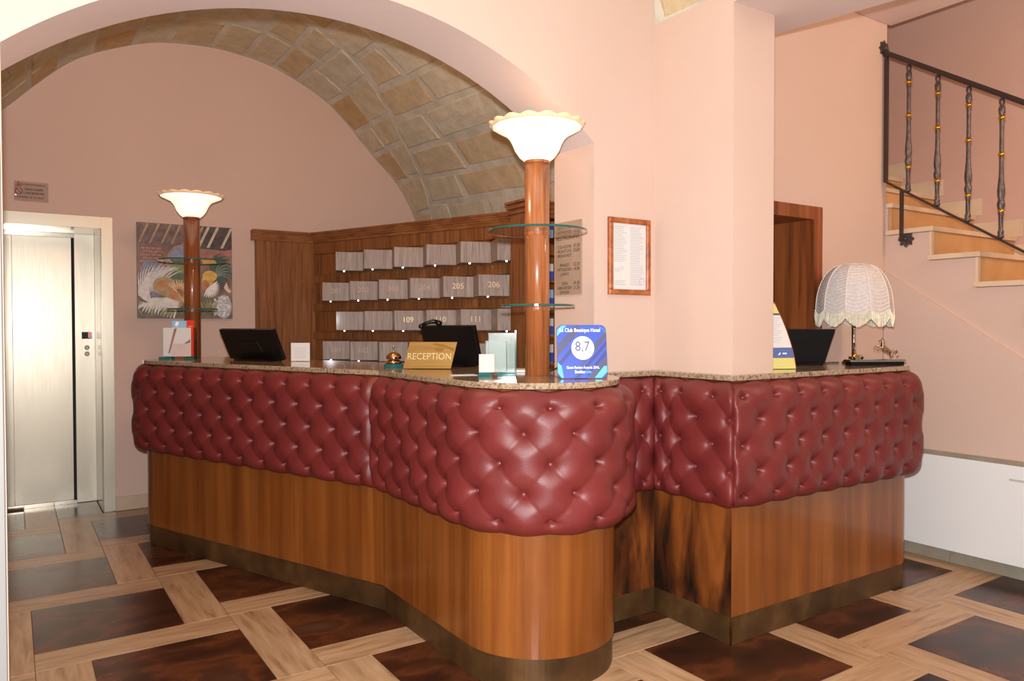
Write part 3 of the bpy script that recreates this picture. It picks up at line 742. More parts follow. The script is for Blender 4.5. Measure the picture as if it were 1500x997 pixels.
# lift warning sign
ls = thing('fire_sign', 'small clear acrylic fire warning sign screwed to the wall above the lift', 'sign', (0.13, YB-0.006, 2.37))
SX0, SX1, SZ0, SZ1 = 0.030, 0.238, 2.300, 2.440
MB().box(SX0, SX1, YB-0.008, YB-0.004, SZ0, SZ1).build('plate', M['acrylic'], ls)
mb = MB(); yy = YB-0.0086
put_text(mb, "IN CASO D'INCENDIO", (0.145, yy, 2.418), X, Z, 0.017, 0.150)
put_text(mb, 'NON USARE', (0.150, yy, 2.385), X, Z, 0.020, 0.110, 0.01)
put_text(mb, "L'ASCENSORE", (0.150, yy, 2.358), X, Z, 0.020, 0.125, 0.01)
put_text(mb, 'USARE LE SCALE', (0.128, yy, 2.328), X, Z, 0.018, 0.160)
mb.build('lettering', M['ink'], ls)
mb = MB()
for (a, b) in (((0.040, 2.405), (0.056, 2.437)), ((0.056, 2.437), (0.072, 2.405)), ((0.040, 2.405), (0.072, 2.405))):
    mb.tube([(a[0], yy, a[1]), (b[0], yy, b[1])], 0.0018, 6)
mb.prism([(-0.006, 0), (0.006, 0), (0.003, 0.014), (-0.002, 0.009)], (0.056, yy, 2.409), X, Z, Y, 0.0004)
ring = [(0.058+0.021*math.cos(a), yy, 2.370+0.021*math.sin(a)) for a in np.linspace(0, 2*PI, 25)]
mb.tube(ring, 0.0025, 6); mb.tube([(0.044, yy, 2.385), (0.072, yy, 2.355)], 0.0022, 6)
mb.build('warning_symbol', M['redink'], ls)
for (x, z) in ((0.039, 2.342), (0.229, 2.400)):
    MB().ball((x, YB-0.009, z), 0.0055, 10, 6, (1, 0.5, 1)).build('screw', M['chrome'], ls)

# ------------------------------------------------------------------ painting of farmyard birds
pt = thing('painting', 'unframed square painting of roosters in a barn, on the back wall', 'painting', (1.16, YB-0.01, 1.465))
PX, PZ, PW, PHT = 0.812, 1.465, 0.700, 0.738; PYF = YB-0.030
MB().box(PX, PX+PW, PYF, YB-0.002, PZ, PZ+PHT).build('canvas', tex(pmat('painted_umber', srgb(120, 96, 84), 0.5), [(0.3, srgb(96, 74, 66)), (0.5, srgb(134, 108, 94)), (0.7, srgb(150, 124, 108))], nscale=9, detail=6), pt)
_pd = [0]
def paint(name, col, polys, lift=None):
    _pd[0] += 1
    key = 'paint_'+name
    m = bpy.data.materials.get(key) or tex(pmat(key, srgb(*col), 0.5), [(0.3, srgb(*[max(0, c-16) for c in col])), (0.7, srgb(*[min(255, c+14) for c in col]))], nscale=30, detail=4)
    mb = MB()
    for p in polys:
        n = len(p); _pd[0] += 0.35; d = PYF-0.00018*_pd[0]; mb.add([(PX+a*PW, d, PZ+b*PHT) for a, b in p], [tuple(range(n))])
    o = mb.build(name, m, pt)
    if len(polys) > 1: o['kind'] = 'stuff'
def ell(cx, cy, rx, ry, a0=0, a1=2*PI, n=20, rot=0):
    return [(cx+math.cos(rot)*rx*math.cos(t)-math.sin(rot)*ry*math.sin(t), cy+math.sin(rot)*rx*math.cos(t)+math.cos(rot)*ry*math.sin(t)) for t in np.linspace(a0, a1, n)]
def plume(x0, y0, ang, ln, w, curve=0.0, n=7):
    L_, R_ = [], []
    for i in range(n):
        s = i/(n-1); a = ang+curve*s; x = x0+ln*s*math.cos(ang+curve*s*0.5); y = y0+ln*s*math.sin(ang+curve*s*0.5)
        h = w*math.sin(PI*min(1, 0.12+0.88*s))**0.7
        L_.append((x-h*math.sin(a), y+h*math.cos(a))); R_.append((x+h*math.sin(a), y-h*math.cos(a)))
    q = L_+R_[::-1]
    return [(min(max(a, 0.004), 0.996), min(max(b, 0.004), 0.996)) for a, b in q]
paint('barn_roof', (118, 92, 84), [[(0.0, 0.78), (1, 0.74), (1, 1), (0, 1)]])
paint('roof_shadow', (72, 60, 60), [[(0.66, 0.76), (1, 0.74), (1, 1.0), (0.66, 1.0)]])
paint('barn_beam', (176, 140, 104), [[(x, 0.79), (x+0.018, 0.79), (x+0.115, 0.995), (x+0.09, 0.995)] for x in (0.01, 0.12, 0.24, 0.34, 0.46, 0.58)])
paint('pale_beam', (196, 178, 152), [[(x, 0.77), (x+0.03, 0.77), (x+0.14, 0.995), (x+0.11, 0.995)] for x in (0.62, 0.72, 0.87)])
paint('brick_wall', (140, 96, 82), [[(0.02, 0.5), (0.30, 0.5), (0.30, 0.77), (0.02, 0.77)]])
paint('brick_course', (168, 122, 104), [[(0.03+0.055*j+0.027*(i % 2), 0.52+0.034*i), (0.075+0.055*j+0.027*(i % 2), 0.52+0.034*i), (0.075+0.055*j+0.027*(i % 2), 0.54+0.034*i), (0.03+0.055*j+0.027*(i % 2), 0.54+0.034*i)] for i in range(7) for j in range(4)])
paint('hay_sweep', (164, 100, 88), [[(0.6, 0.62), (1.0-0.004, 0.70), (0.996, 0.76), (0.62, 0.70)]])
paint('window_arch', (164, 132, 112), [[(0.30, 0.40)]+ell(0.47, 0.63, 0.17, 0.16, PI, 0, 14)+[(0.64, 0.40)]])
paint('sky', (140, 142, 168), [[(0.325, 0.60)]+ell(0.47, 0.63, 0.145, 0.135, PI, 0, 14)+[(0.615, 0.60)]])
paint('meadow', (128, 134, 76), [[(0.325, 0.40), (0.615, 0.40), (0.615, 0.60), (0.325, 0.60)]])
paint('hedge', (84, 104, 80), [[(0.325, 0.42), (0.55, 0.40), (0.58, 0.50), (0.45, 0.48), (0.36, 0.52)]])
paint('straw_floor', (112, 98, 78), [[(0.0, 0.0), (1, 0), (1, 0.2), (0.6, 0.25), (0.3, 0.2), (0, 0.12)]])
paint('tail_shadow', (128, 122, 140), [ell(0.12, 0.42, 0.10, 0.2, n=20), ell(0.19, 0.4, 0.09, 0.18, n=20)])
paint('white_tail', (214, 205, 198), [plume(0.15, 0.16, 2.1+0.10*i, 0.44-0.015*i, 0.008, -1.3) for i in range(9)] + [plume(0.05+0.014*i, 0.22+0.01*i, 1.75-0.05*i, 0.38, 0.007, -1.3) for i in range(9)] + [plume(0.16+0.012*i, 0.28, 1.8-0.10*i, 0.34, 0.007, -1.1) for i in range(6)] + [plume(0.2-0.02*i, 0.16, 3.3+0.1*i, 0.2, 0.007, -0.5) for i in range(8)])
paint('rooster_body', (186, 150, 104), [ell(0.27, 0.34, 0.12, 0.10, n=22), ell(0.38, 0.22, 0.10, 0.12, n=20)])
paint('rooster_saddle', (196, 130, 78), [ell(0.25, 0.36, 0.06, 0.045, n=16), ell(0.37, 0.25, 0.05, 0.06, n=16)])
paint('wing_feather', (226, 214, 198), [plume(0.30+0.015*i, 0.22-0.005*i, 3.5+0.10*i, 0.22, 0.012, 0.25) for i in range(9)] + [plume(0.16+0.02*i, 0.22, 3.9+0.07*i, 0.2, 0.012, 0.3) for i in range(6)])
paint('neck_feather', (228, 190, 140), [plume(0.42, 0.27, a, 0.15, 0.009) for a in np.linspace(-1.0, 2.4, 17)])
paint('neck_stripe', (150, 96, 60), [plume(0.42, 0.27, a, 0.09, 0.005) for a in np.linspace(-0.9, 2.2, 12)])
paint('green_tail', (66, 84, 76), [plume(0.78, 0.50, 1.9-0.25*i, 0.24, 0.025, -1.5) for i in range(6)] + [ell(0.86, 0.50, 0.10, 0.12, n=20)])
paint('green_quill', (120, 134, 112), [plume(0.82, 0.46, 1.8-0.28*i, 0.2, 0.006, -1.5) for i in range(6)])
paint('hen_hackle', (214, 168, 84), [ell(0.75, 0.46, 0.08, 0.06, n=18), ell(0.72, 0.40, 0.06, 0.07, n=18)])
paint('hen_breast', (184, 112, 78), [ell(0.70, 0.36, 0.045, 0.06, n=18)])
paint('hen_wing', (226, 220, 214), [plume(0.74, 0.34, a, 0.12, 0.010, 0.3) for a in np.linspace(-2.2, 0.5, 13)])
paint('speckled_hen', (176, 172, 172), [ell(0.90, 0.13, 0.09, 0.13, n=22), ell(0.83, 0.12, 0.06, 0.08, n=18)])
rp = random.Random(3)
paint('speckle', (226, 224, 222), [ell(0.88+rp.uniform(-.085, .085), 0.13+rp.uniform(-.10, .11), 0.009, 0.009, n=6) for i in range(70)])
paint('pullet', (220, 196, 180), [[(0.90, 0.34), (0.93, 0.40), (0.95, 0.34), (0.985, 0.30), (0.96, 0.28), (0.92, 0.31)]])
paint('grass_blade', (150, 138, 92), [plume(0.62+rp.uniform(0, 0.2), 0.06+rp.uniform(0, 0.05), rp.uniform(0.9, 2.2), 0.12, 0.006) for i in range(14)] + [plume(0.05+rp.uniform(0, 0.3), 0.02, rp.uniform(0.9, 2.2), 0.1, 0.006) for i in range(14)])

# ------------------------------------------------------------------ framed document on the arch pier
fd = thing('framed_document', 'small typed certificate in a brown wooden frame, on the pink pier beside the arch', 'picture', (2.468, YF-0.01, 1.55))
FX0, FX1, FZ0, FZ1 = 2.338, 2.602, 1.548, 1.912; fy = YF-0.001
fm = 0.026
for (a, b, c, d) in ((FX0, FX1, FZ1-fm, FZ1), (FX0, FX1, FZ0, FZ0+fm), (FX0, FX0+fm, FZ0+fm, FZ1-fm), (FX1-fm, FX1, FZ0+fm, FZ1-fm)):
    mb = MB(); mb.obox(((a+b)/2, fy-0.009, (c+d)/2), X, Z, -Y, b-a, d-c, 0.018, 0.005); mb.build('frame_rail', M['framewood'], fd)
MB().box(FX0+fm, FX1-fm, fy-0.006, fy-0.001, FZ0+fm, FZ1-fm).build('sheet', M['paper'], fd)
mb = MB(); rr = random.Random(5); z = FZ1-fm-0.018
while z > FZ0+fm+0.02:
    for (a, b) in ((FX0+fm+0.012, 2.455), (2.475, FX1-fm-0.012)):
        if not (a < 2.4 and 1.62 < z < 1.70): mb.box(a, b-rr.uniform(0, 0.03), fy-0.0066, fy-0.0061, z, z+0.0022)
    z -= 0.0085
mb.build('typed_lines', M['greyink'], fd)
mb = MB()
mb.tube([(2.548+0.016*math.cos(a), fy-0.0066, 1.612+0.016*math.sin(a)) for a in np.linspace(0, 2*PI, 20)], 0.0012, 5)
mb.tube([(2.38+0.004*i, fy-0.0066, 1.66+0.012*math.sin(i*1.9)+0.0015*i) for i in range(14)], 0.0009, 5)
mb.build('stamp', M['greyink'], fd)

# restaurant hours plaque on the arch reveal (faces -x)
rp_ = thing('hours_plaque', 'bronze coloured meal times plaque on the inner side of the arch', 'sign', (AC+AH-0.006, 2.9, 1.55))
pxx = AC+AH-0.007
QY0, QY1, QZ0, QZ1 = 2.815, 3.022, 1.552, 1.905
MB().box(pxx, pxx+0.005, QY0, QY1, QZ0, QZ1).build('plate', M['plaque'], rp_)
mb = MB(); U_ = Vector((0, -1, 0)); tx_ = pxx-0.0006
def pl_t(s, yc, z, w, sz): put_text(mb, s, (tx_, yc, z), U_, Z, sz, w)
ym = (QY0+QY1)/2
pl_t('RESTAURANT', ym, 1.826, 0.185, 0.028)
for j, (l3, t2) in enumerate(((('COLAZIONE', 'FRÜHSTÜCK', 'BREAKFAST'), ('07,30', '10,00')), (('PRANZO', 'MITTAGESSEN', 'LUNCH'), ('12,30', '14,00')), (('CENA', 'ABENDESSEN', 'DINNER'), ('19,30', '21,30')))):
    z = 1.784-0.089*j
    for i, s in enumerate(l3): pl_t(s, QY1-0.078, z-0.0215*i, min(0.112, 0.0122*len(s)), 0.021)
    for i, s in enumerate(t2): pl_t(s, QY0+0.036, z-0.0215*i, 0.046, 0.024)
tag(mb.build('lettering', M['ink'], rp_), kind='stuff')

# ------------------------------------------------------------------ things on the long counter
def monitor(label, base, wdir, ndir, w, h, tilt, taper=0.0, on=ZS, foot=True):
    """flat screen seen from behind; wdir = width, ndir = towards the guest, top leans by tilt towards ndir"""
    base = Vector((base[0], base[1], on)); t = thing('monitor', label, 'monitor', base, 'computer screens')
    upv = (Z*math.cos(tilt)+ndir*math.sin(tilt)); nn = wdir.cross(upv).normalized()
    if nn.dot(ndir) < 0: nn = -nn
    z0 = 0.012 if foot else 0.0
    o = base+Z*z0
    poly = [(-w/2+taper, 0.0), (w/2-taper, 0.0), (w/2, h), (-w/2, h)]
    MB().prism(poly, o-nn*0.012, wdir, upv, nn, 0.024).build('casing', M['black'], t, bevel=0.003)
    MB().prism([(-w/2+taper+0.012, 0.015), (w/2-taper-0.012, 0.015), (w/2-0.012, h-0.012), (-w/2+0.012, h-0.012)], o-nn*0.0132, wdir, upv, nn, 0.001).build('screen', M['blackgloss'], t)
    MB().obox(base+Z*0.006, wdir, ndir, Z, w*0.6, 0.12, 0.012, 0.002).build('stand_foot', M['blackgloss'], t)
    MB().prism([(-w*0.18, 0.3*h), (w*0.18, 0.3*h), (w*0.14, 0.62*h), (-w*0.14, 0.62*h)], o+nn*0.0122, wdir, upv, nn, 0.006).build('back_cover', M['black'], t)
    return t
nCG = -CP
monitor('black monitor seen from behind near the far counter end beside a white card', (1.300, 4.890), CD, nCG, 0.53, 0.205, 0.42)
monitor('black monitor seen from behind, behind the brass reception plaque', (1.985, 3.565), CD, nCG, 0.36, 0.215, 0.28)
# handset on top of the second monitor
hs = thing('handset', 'black telephone handset with cord lying across the top of the middle monitor', 'phone', (1.85, 3.66, 1.40))
hp = Vector((1.86, 3.60, 1.418))
MB().tube([hp-RT*0.045-Z*0.012, hp-RT*0.02+Z*0.0, hp+RT*0.01+Z*0.008, hp+RT*0.035+Z*0.005], [0.011, 0.010, 0.013, 0.012], 10).build('grip', M['black'], hs, smooth=True)
MB().ball(hp+RT*0.042-Z*0.002, 0.018, 12, 8, (1, 1, 0.9)).build('earpiece', M['black'], hs, smooth=True)
MB().ball(hp-RT*0.052-Z*0.018, 0.014, 12, 8).build('mouthpiece', M['black'], hs, smooth=True)
# white note card
cc = Vector((1.487, 4.62, ZS)); cu = (RT*0.97+CD*0.12).normalized()
cd = thing('note_card', 'small white printed card standing beside the far monitor', 'card', cc)
cn = Vector((cu.y, -cu.x, 0))
MB().obox(cc+Z*0.058, cu, Z, cn, 0.118, 0.112, 0.002).build('sheet', M['paper'], cd)
mb = MB()
for i in range(8): mb.obox(cc+Z*(0.085-0.009*i)+cn*0.0013-cu*0.004, cu, Z, cn, 0.085-0.006*(i % 3), 0.0016, 0.0003)
mb.build('typed_lines', M['greyink'], cd)
MB().obox(cc+Z*0.003-cn*0.012, cu, cn, Z, 0.09, 0.03, 0.006).build('foot', M['acrylic'], cd)
# leaflet stand at the far end
b0_ = Vector((0.925, 5.42, ZS))
bs = thing('leaflet_holder', 'clear glass leaflet holder with teal base at the far left end of the counter', 'holder', b0_)
MB().obox(b0_+Z*0.008-RT*0.078, RT, FW, Z, 0.075, 0.07, 0.016, 0.004).build('teal_foot', M['teal'], bs)
MB().obox(b0_+Z*0.008+RT*0.085, RT, FW, Z, 0.06, 0.07, 0.016, 0.004).build('dark_foot', M['glassedge'], bs)
MB().obox(b0_+Z*0.115+FW*0.036, RT, Z, FW, 0.20, 0.195, 0.003).build('back_pane', M['acrylic'], bs)
MB().obox(b0_+Z*0.105+RT*0.115, FW, Z, RT, 0.055, 0.205, 0.003).build('side_pane', M['acrylic'], bs)
for nm, lab, du, dz_, w, h, mt_, dy in (('leaflet', 'white leaflet standing upright in the glass holder at the far end', -0.012, 0.118, 0.185, 0.19, 'paper', 0.010), ('leaflet', 'small pale card at the front of the glass leaflet holder', 0.028, 0.062, 0.125, 0.085, 'paperpink', -0.016),
                                      ('leaflet', 'light blue leaflet rising behind the white one at the far end', 0.0, 0.135, 0.095, 0.236, 'skyblue', 0.018), ('leaflet', 'red leaflet rising behind the white one at the far end', 0.072, 0.135, 0.055, 0.24, 'red', 0.020)):
    p = b0_+RT*du+FW*dy
    t = thing(nm, lab, 'leaflet', p+Z*0.018, 'leaflets at the far end of the counter')
    MB().obox(p+Z*(0.018+h/2), RT, Z, -FW, w, h, 0.0015).build('sheet', M[mt_], t)
    mb = MB()
    if mt_ == 'paper':
        mb.prism([(-0.06, 0.02), (-0.05, 0.02), (0.0, 0.185), (-0.018, 0.185)], p+Z*0.018-FW*0.0011, RT, Z, -FW, 0.0002)
        mb.prism([(0.04, 0.08), (0.088, 0.115), (0.088, 0.09)], p+Z*0.018-FW*0.0011, RT, Z, -FW, 0.0002)
        mb.build('print', pmat('print_brown', srgb(150, 116, 100), 0.6), t)
    elif mt_ == 'red':
        put_text(mb, 'ine', p+Z*(0.018+0.2)-FW*0.0011, RT, Z, 0.022); mb.build('print', M['yellow'], t)
    elif mt_ == 'skyblue':
        mb.prism([(-0.03, 0.205), (-0.012, 0.20), (0.0, 0.226), (-0.02, 0.232)], p+Z*0.018-FW*0.0011, RT, Z, -FW, 0.0002); mb.build('print', M['whitepr'], t)
    else:
        for i in range(3): mb.obox(p+Z*(0.09-0.012*i)-FW*0.0011, RT, Z, FW, 0.05, 0.002, 0.0003)
        mb.build('print', M['greyink'], t)
# call bell
bp_ = Vector((1.688, 3.695, ZS))
cb = thing('call_bell', 'shiny brass call bell with plunger on a teal glass base', 'bell', bp_)
MB().lathe(bp_, [(0.050, 0), (0.052, 0.003), (0.052, 0.013), (0.049, 0.017)], 32).build('glass_base', M['teal'], cb, smooth=False)
MB().lathe(bp_+Z*0.0172, [(0.042, 0), (0.044, 0.006), (0.040, 0.014), (0.028, 0.020), (0.024, 0.022)], 32).build('base', M['brassbell'], cb, smooth=True)
MB().lathe(bp_+Z*0.042, [(0.040, 0), (0.041, 0.004), (0.039, 0.016), (0.030, 0.029), (0.015, 0.036), (0.006, 0.038)], 32).build('dome', M['brassbell'], cb, smooth=True)
MB().lathe(bp_+Z*0.080, [(0.0035, 0), (0.0035, 0.022), (0.007, 0.024), (0.007, 0.030), (0.004, 0.032)], 14).build('plunger', M['chrome'], cb, smooth=True)
# brass RECEPTION plaque, tilted back
p0 = Vector((1.748, 3.415, ZS)); pu = (RT*0.995-FW*0.1).normalized(); pf = Vector((pu.y, -pu.x, 0))
lean = 0.30; pv = (Z*math.cos(lean)-pf*math.sin(lean)); pn = pu.cross(pv).normalized()
pn = pn if pn.dot(pf) > 0 else -pn
pq = thing('desk_plaque', 'brushed brass reception plaque leaning back on the counter next to the bell', 'sign', p0)
shp = [(-0.128, 0), (0.116, 0), (0.142, 0.138), (-0.102, 0.138)]
MB().prism(shp, p0+Z*0.002, pu, pv, pn, 0.004).build('plate', M['brass'], pq)
mb = MB(); put_text(mb, 'RECEPTION', p0+Z*0.002+pv*0.060+pu*0.004+pn*0.0062, pu, pv, 0.048, 0.222, 0.005)
mb.build('lettering', pmat('worn_brass_letters', srgb(214, 196, 160), 0.15, metal=1.0), pq)
mb = MB(); a = [(0.02+0.11*s, 0.131-0.030*s*s) for s in np.linspace(0, 1, 12)]
poly = a+[(0.125, 0.090)]+[(0.02+0.09*s, 0.122-0.026*s*s) for s in np.linspace(1, 0, 10)]
mb.prism(poly, p0+Z*0.002+pn*0.0045, pu, pv, pn, 0.002)
mb.prism(ell(0.055, 0.099, 0.026, 0.009, n=18), p0+Z*0.002+pn*0.0045, pu, pv, pn, 0.002)
mb.build('emblem', pmat('engraved_brass', srgb(150, 110, 60), 0.35, metal=1.0), pq)
MB().prism([(-0.1, 0), (0.1, 0), (0.1, 0.10), (-0.1, 0.10)], p0-pf*0.075+Z*0.001, pu, (Z*0.985+pf*0.17).normalized(), -pf, 0.003).build('back_strut', M['brass'], pq)
# white slip of paper
sp_ = Vector((1.655, 2.905, ZS))
tag(MB().obox(sp_+Z*0.0008, (RT*0.95+FW*0.3).normalized(), (FW*0.95-RT*0.3).normalized(), Z, 0.12, 0.07, 0.0012).build('paper_slip', M['paper']), 'white slip of paper lying on the granite beside the glass card holder', 'paper')
# acrylic card holder with two pockets
gh = Vector((1.742, 2.755, ZS))
g = thing('card_holder', 'clear glass card holder on teal feet beside the near column lamp', 'holder', gh)
MB().obox(gh+Z*0.008+RT*0.040+FW*0.012, RT, FW, Z, 0.078, 0.055, 0.016, 0.005).build('teal_foot', M['teal'], g)
MB().obox(gh+Z*0.008-RT*0.052+FW*0.0, RT, FW, Z, 0.058, 0.05, 0.016, 0.005).build('teal_foot', M['teal'], g)
for nm, du, df, w, h in (('front_pane', -0.005, -0.005, 0.09, 0.135), ('back_pane', 0.02, 0.020, 0.115, 0.168)):
    MB().obox(gh+RT*du+FW*df+Z*(0.017+h/2), RT, Z, FW, w, h, 0.004).build(nm, M['vaseglass'], g)
MB().obox(gh+RT*0.077+FW*0.005+Z*(0.017+0.09), FW, Z, RT, 0.032, 0.18, 0.004).build('side_pane', M['vaseglass'], g)
MB().obox(gh+RT*0.079-FW*0.013+Z*(0.017+0.09), FW, Z, RT, 0.004, 0.18, 0.006).build('pane_edge', M['glassedge'], g)
for q_, h_ in ((-0.05, 0.135), (0.04, 0.135), (-0.0375, 0.168)):
    MB().obox(gh+RT*q_+FW*(-0.005 if h_ < 0.15 else 0.020)+Z*(0.017+h_/2), RT, Z, FW, 0.0025, h_, 0.0046).build('pane_edge', M['glassedge'], g)
t = thing('business_card', 'pale pink business card standing in the front of the glass card holder', 'card', gh-RT*0.045-FW*0.012+Z*0.0165)
MB().obox(gh-RT*0.045-FW*0.012+Z*0.056, (RT*0.99+FW*0.1).normalized(), Z, -FW, 0.066, 0.078, 0.0012).build('sheet', M['paperpink'], t)
MB().prism([(-0.010, 0.0), (0.006, 0.0), (0.0, 0.072), (-0.004, 0.072)], gh-RT*0.045-FW*0.0132+Z*0.02, RT, Z, -FW, 0.0003).build('print', M['whitepr'], t)
# papers and pen behind the column
tag(MB().obox(Vector((1.98, 2.98, ZS+0.006)), RT, FW, Z, 0.19, 0.13, 0.011).build('notepad', M['paper']), 'low white notepad lying behind the foot of the near column lamp', 'paper')
tag(MB().tube([Vector((2.03, 2.80, ZS+0.005)), Vector((2.08, 2.81, ZS+0.012)), Vector((2.115, 2.80, ZS+0.03))], 0.0035, 8).build('pen', M['black']), 'black pen sticking out behind the award card', 'pen')
# award card
aw0 = Vector((1.945, 2.425, ZS)); au = (RT*0.99+FW*0.06).normalized(); af = Vector((au.y, -au.x, 0))
al = 0.20; av = (Z*math.cos(al)-af*math.sin(al)); an = au.cross(av); an = an if an.dot(af) > 0 else -an
aw = thing('award_card', 'blue award card with white 8,7 disc beside the near column lamp', 'award', aw0)
AW_, AH_ = 0.205, 0.222
def rrect(w, h, r, n=5):
    out = []
    for cx_, cy_, a0 in ((w/2-r, r, -PI/2), (w/2-r, h-r, 0), (-w/2+r, h-r, PI/2), (-w/2+r, r, PI)):
        out += [(cx_+r*math.cos(a0+PI/2*i/n), cy_+r*math.sin(a0+PI/2*i/n)) for i in range(n+1)]
    return out
MB().prism(rrect(AW_, AH_, 0.024), aw0+Z*0.001, au, av, an, 0.004).build('board', M['blue'], aw, bevel=0.0008)
def clip_poly(poly, w, h):
    def cl(P, ax, lim, sgn):
        out = []
        for i in range(len(P)):
            a, b = P[i], P[(i+1) % len(P)]; ia, ib = sgn*(a[ax]-lim) <= 0, sgn*(b[ax]-lim) <= 0
            if ia: out.append(a)
            if ia != ib:
                t = (lim-a[ax])/(b[ax]-a[ax]); out.append(tuple(a[k]+t*(b[k]-a[k]) for k in range(2)))
        return out
    for ax, lim, sg_ in ((0, w/2, 1), (0, -w/2, -1), (1, h, 1), (1, 0, -1)):
        poly = cl(poly, ax, lim, sg_)
        if len(poly) < 3: return []
    return poly
def aband(name, mat, polys, lift):
    mb = MB()
    for p in polys:
        p = clip_poly(p, AW_-0.003, AH_-0.002)
        if len(p) >= 3: mb.prism(p, aw0+Z*0.001+an*lift, au, av, an, 0.0002)
    mb.build(name, mat, aw)
def diag(c, w, x0=-0.2, x1=0.2): return [(x0, c+x0*1.15), (x1, c+x1*1.15), (x1, c+w+x1*1.15), (x0, c+w+x0*1.15)]
aband('slate_band', M['slate'], [diag(0.205, 0.045, -0.11, -0.01), diag(-0.075, 0.05, 0.01, 0.11), diag(0.05, 0.03, 0.0, 0.11)], 0.0041)
aband('indigo_band', M['indigo'], [diag(0.155, 0.022, -0.11, 0.0), diag(0.02, 0.018, -0.11, 0.11), diag(-0.02, 0.02, 0.02, 0.11)], 0.0043)
for pc in ([[(-0.101, 0.175), (-0.062, 0.2185), (-0.082, 0.2185), (-0.1, 0.20)], [(0.101, 0.185), (0.094, 0.20), (0.07, 0.2185), (0.09, 0.205)], [(-0.101, 0.024), (-0.101, 0.066), (-0.085, 0.05), (-0.078, 0.002), (-0.085, 0.001)], [(0.05, 0.002), (0.078, 0.002), (0.101, 0.026), (0.101, 0.05), (0.09, 0.05)]]): aband('cyan_corner', M['cyan'], [pc], 0.0045)
aband('score_disc', M['whitepr'], [ell(0.004, 0.125, 0.047, 0.049, n=36)], 0.0048)
mb = MB(); put_text(mb, '8,7', aw0+Z*0.001+au*0.003+av*0.130+an*0.0053, au, av, 0.058, 0.060); mb.build('score', M['indigo'], aw)
mb = MB(); o_ = aw0+Z*0.001+an*0.0053
put_text(mb, 'Le Club Boutique Hotel', o_+av*0.199-au*0.006, au, av, 0.022, 0.168, 0.012)
put_text(mb, 'Guest Review Awards 2016.', o_+av*0.044+au*0.003, au, av, 0.016, 0.135, 0.01)
put_text(mb, 'Booking', o_+av*0.026-au*0.010, au, av, 0.017, 0.042, 0.02); mb.build('lettering', M['whitepr'], aw)
mb = MB(); put_text(mb, '.com', o_+av*0.026+au*0.024, au, av, 0.016, 0.024, 0.01); mb.build('lettering', M['cyan'], aw)
MB().prism([(-0.03, 0), (0.03, 0), (0.02, 0.12), (-0.02, 0.12)], aw0-af*0.065+Z*0.001, au, (Z*0.95+af*0.3).normalized(), -af, 0.002).build('back_strut', M['paper'], aw)

# ------------------------------------------------------------------ things on the side counter
fy0 = Vector((3.175, 2.40, ZS)); fu = (RT*0.985+FW*0.17).normalized(); ff = Vector((fu.y, -fu.x, 0))
fl_l = 0.16; fvv = (Z*math.cos(fl_l)-ff*math.sin(fl_l)); fnn = fu.cross(fvv); fnn = fnn if fnn.dot(ff) > 0 else -fnn
fy_ = thing('flyer_stand', 'sail-shaped stand holding a yellow, white and blue information flyer beside the pillar', 'sign', fy0)
def curve_edge(t): return 0.082-0.090*t**1.7            # right edge, narrowing upwards
fh = 0.335
def fband(name, mat, t0, t1, lift, inset=0.0):
    ts = np.linspace(t0, t1, 8)
    poly = [(-0.082-0.0, fh*t) for t in ts][::-1]
    poly = [(-0.135+0.0, fh*t0)]+[(curve_edge(t)-inset, fh*t) for t in ts]+[(-0.135, fh*t1)]
    MB().prism(poly, fy0+Z*0.001+fnn*lift, fu, fvv, fnn, 0.0006 if lift else 0.005).build(name, mat, fy_)
fband('back_board', M['framewood'], 0, 1.0, 0.0)
fband('yellow_band', M['yellow'], 0.0, 0.16, 0.0052, 0.004)
fband('blue_band', M['navy'], 0.165, 0.31, 0.0052, 0.004)
fband('white_sheet', M['paper'], 0.315, 0.80, 0.0052, 0.004)
fband('grey_rule', M['slate'], 0.803, 0.825, 0.0052, 0.004)
fband('yellow_band', M['yellow'], 0.83, 0.975, 0.0052, 0.004)
mb = MB()
for i in range(12):
    mb.obox(fy0+Z*0.001+fvv*(fh*(0.76-0.033*i))-fu*0.045+fnn*0.0062, fu, fvv, fnn, 0.13-0.02*(i % 3), 0.0022, 0.0003)
mb.build('typed_lines', M['greyink'], fy_)
mb = MB(); mb.prism([(-0.01, 0.066), (0.0, 0.07), (0.004, 0.082), (-0.004, 0.078)], fy0+Z*0.001+fnn*0.006, fu, fvv, fnn, 0.0003)
mb.obox(fy0+Z*0.001+fvv*0.076+fu*0.025+fnn*0.0062, fu, fvv, fnn, 0.022, 0.006, 0.0003); mb.build('print', M['whitepr'], fy_)
MB().prism([(-0.05, 0), (0.03, 0), (0.02, 0.2), (-0.04, 0.2)], fy0-ff*0.10+Z*0.001, fu, (Z*0.97+ff*0.22).normalized(), -ff, 0.003).build('back_strut', M['framewood'], fy_)
monitor('black monitor seen from behind on the side counter, beside the flyer stand', (3.587, 2.607), RT, -FW, 0.40, 0.185, 0.10, 0.052)
# cable
cbl = [Vector((3.80, 2.62, ZS+0.004)), Vector((3.86, 2.60, ZS+0.004)), Vector((3.91, 2.615, ZS+0.004)), Vector((3.96, 2.60, ZS+0.004))]
tag(MB().tube(cbl, 0.003, 6).build('cable', M['black']), 'thin black cable running over the granite behind the silk lamp', 'cable')
# silk table lamp
L0 = Vector((4.005, 2.535, ZS))
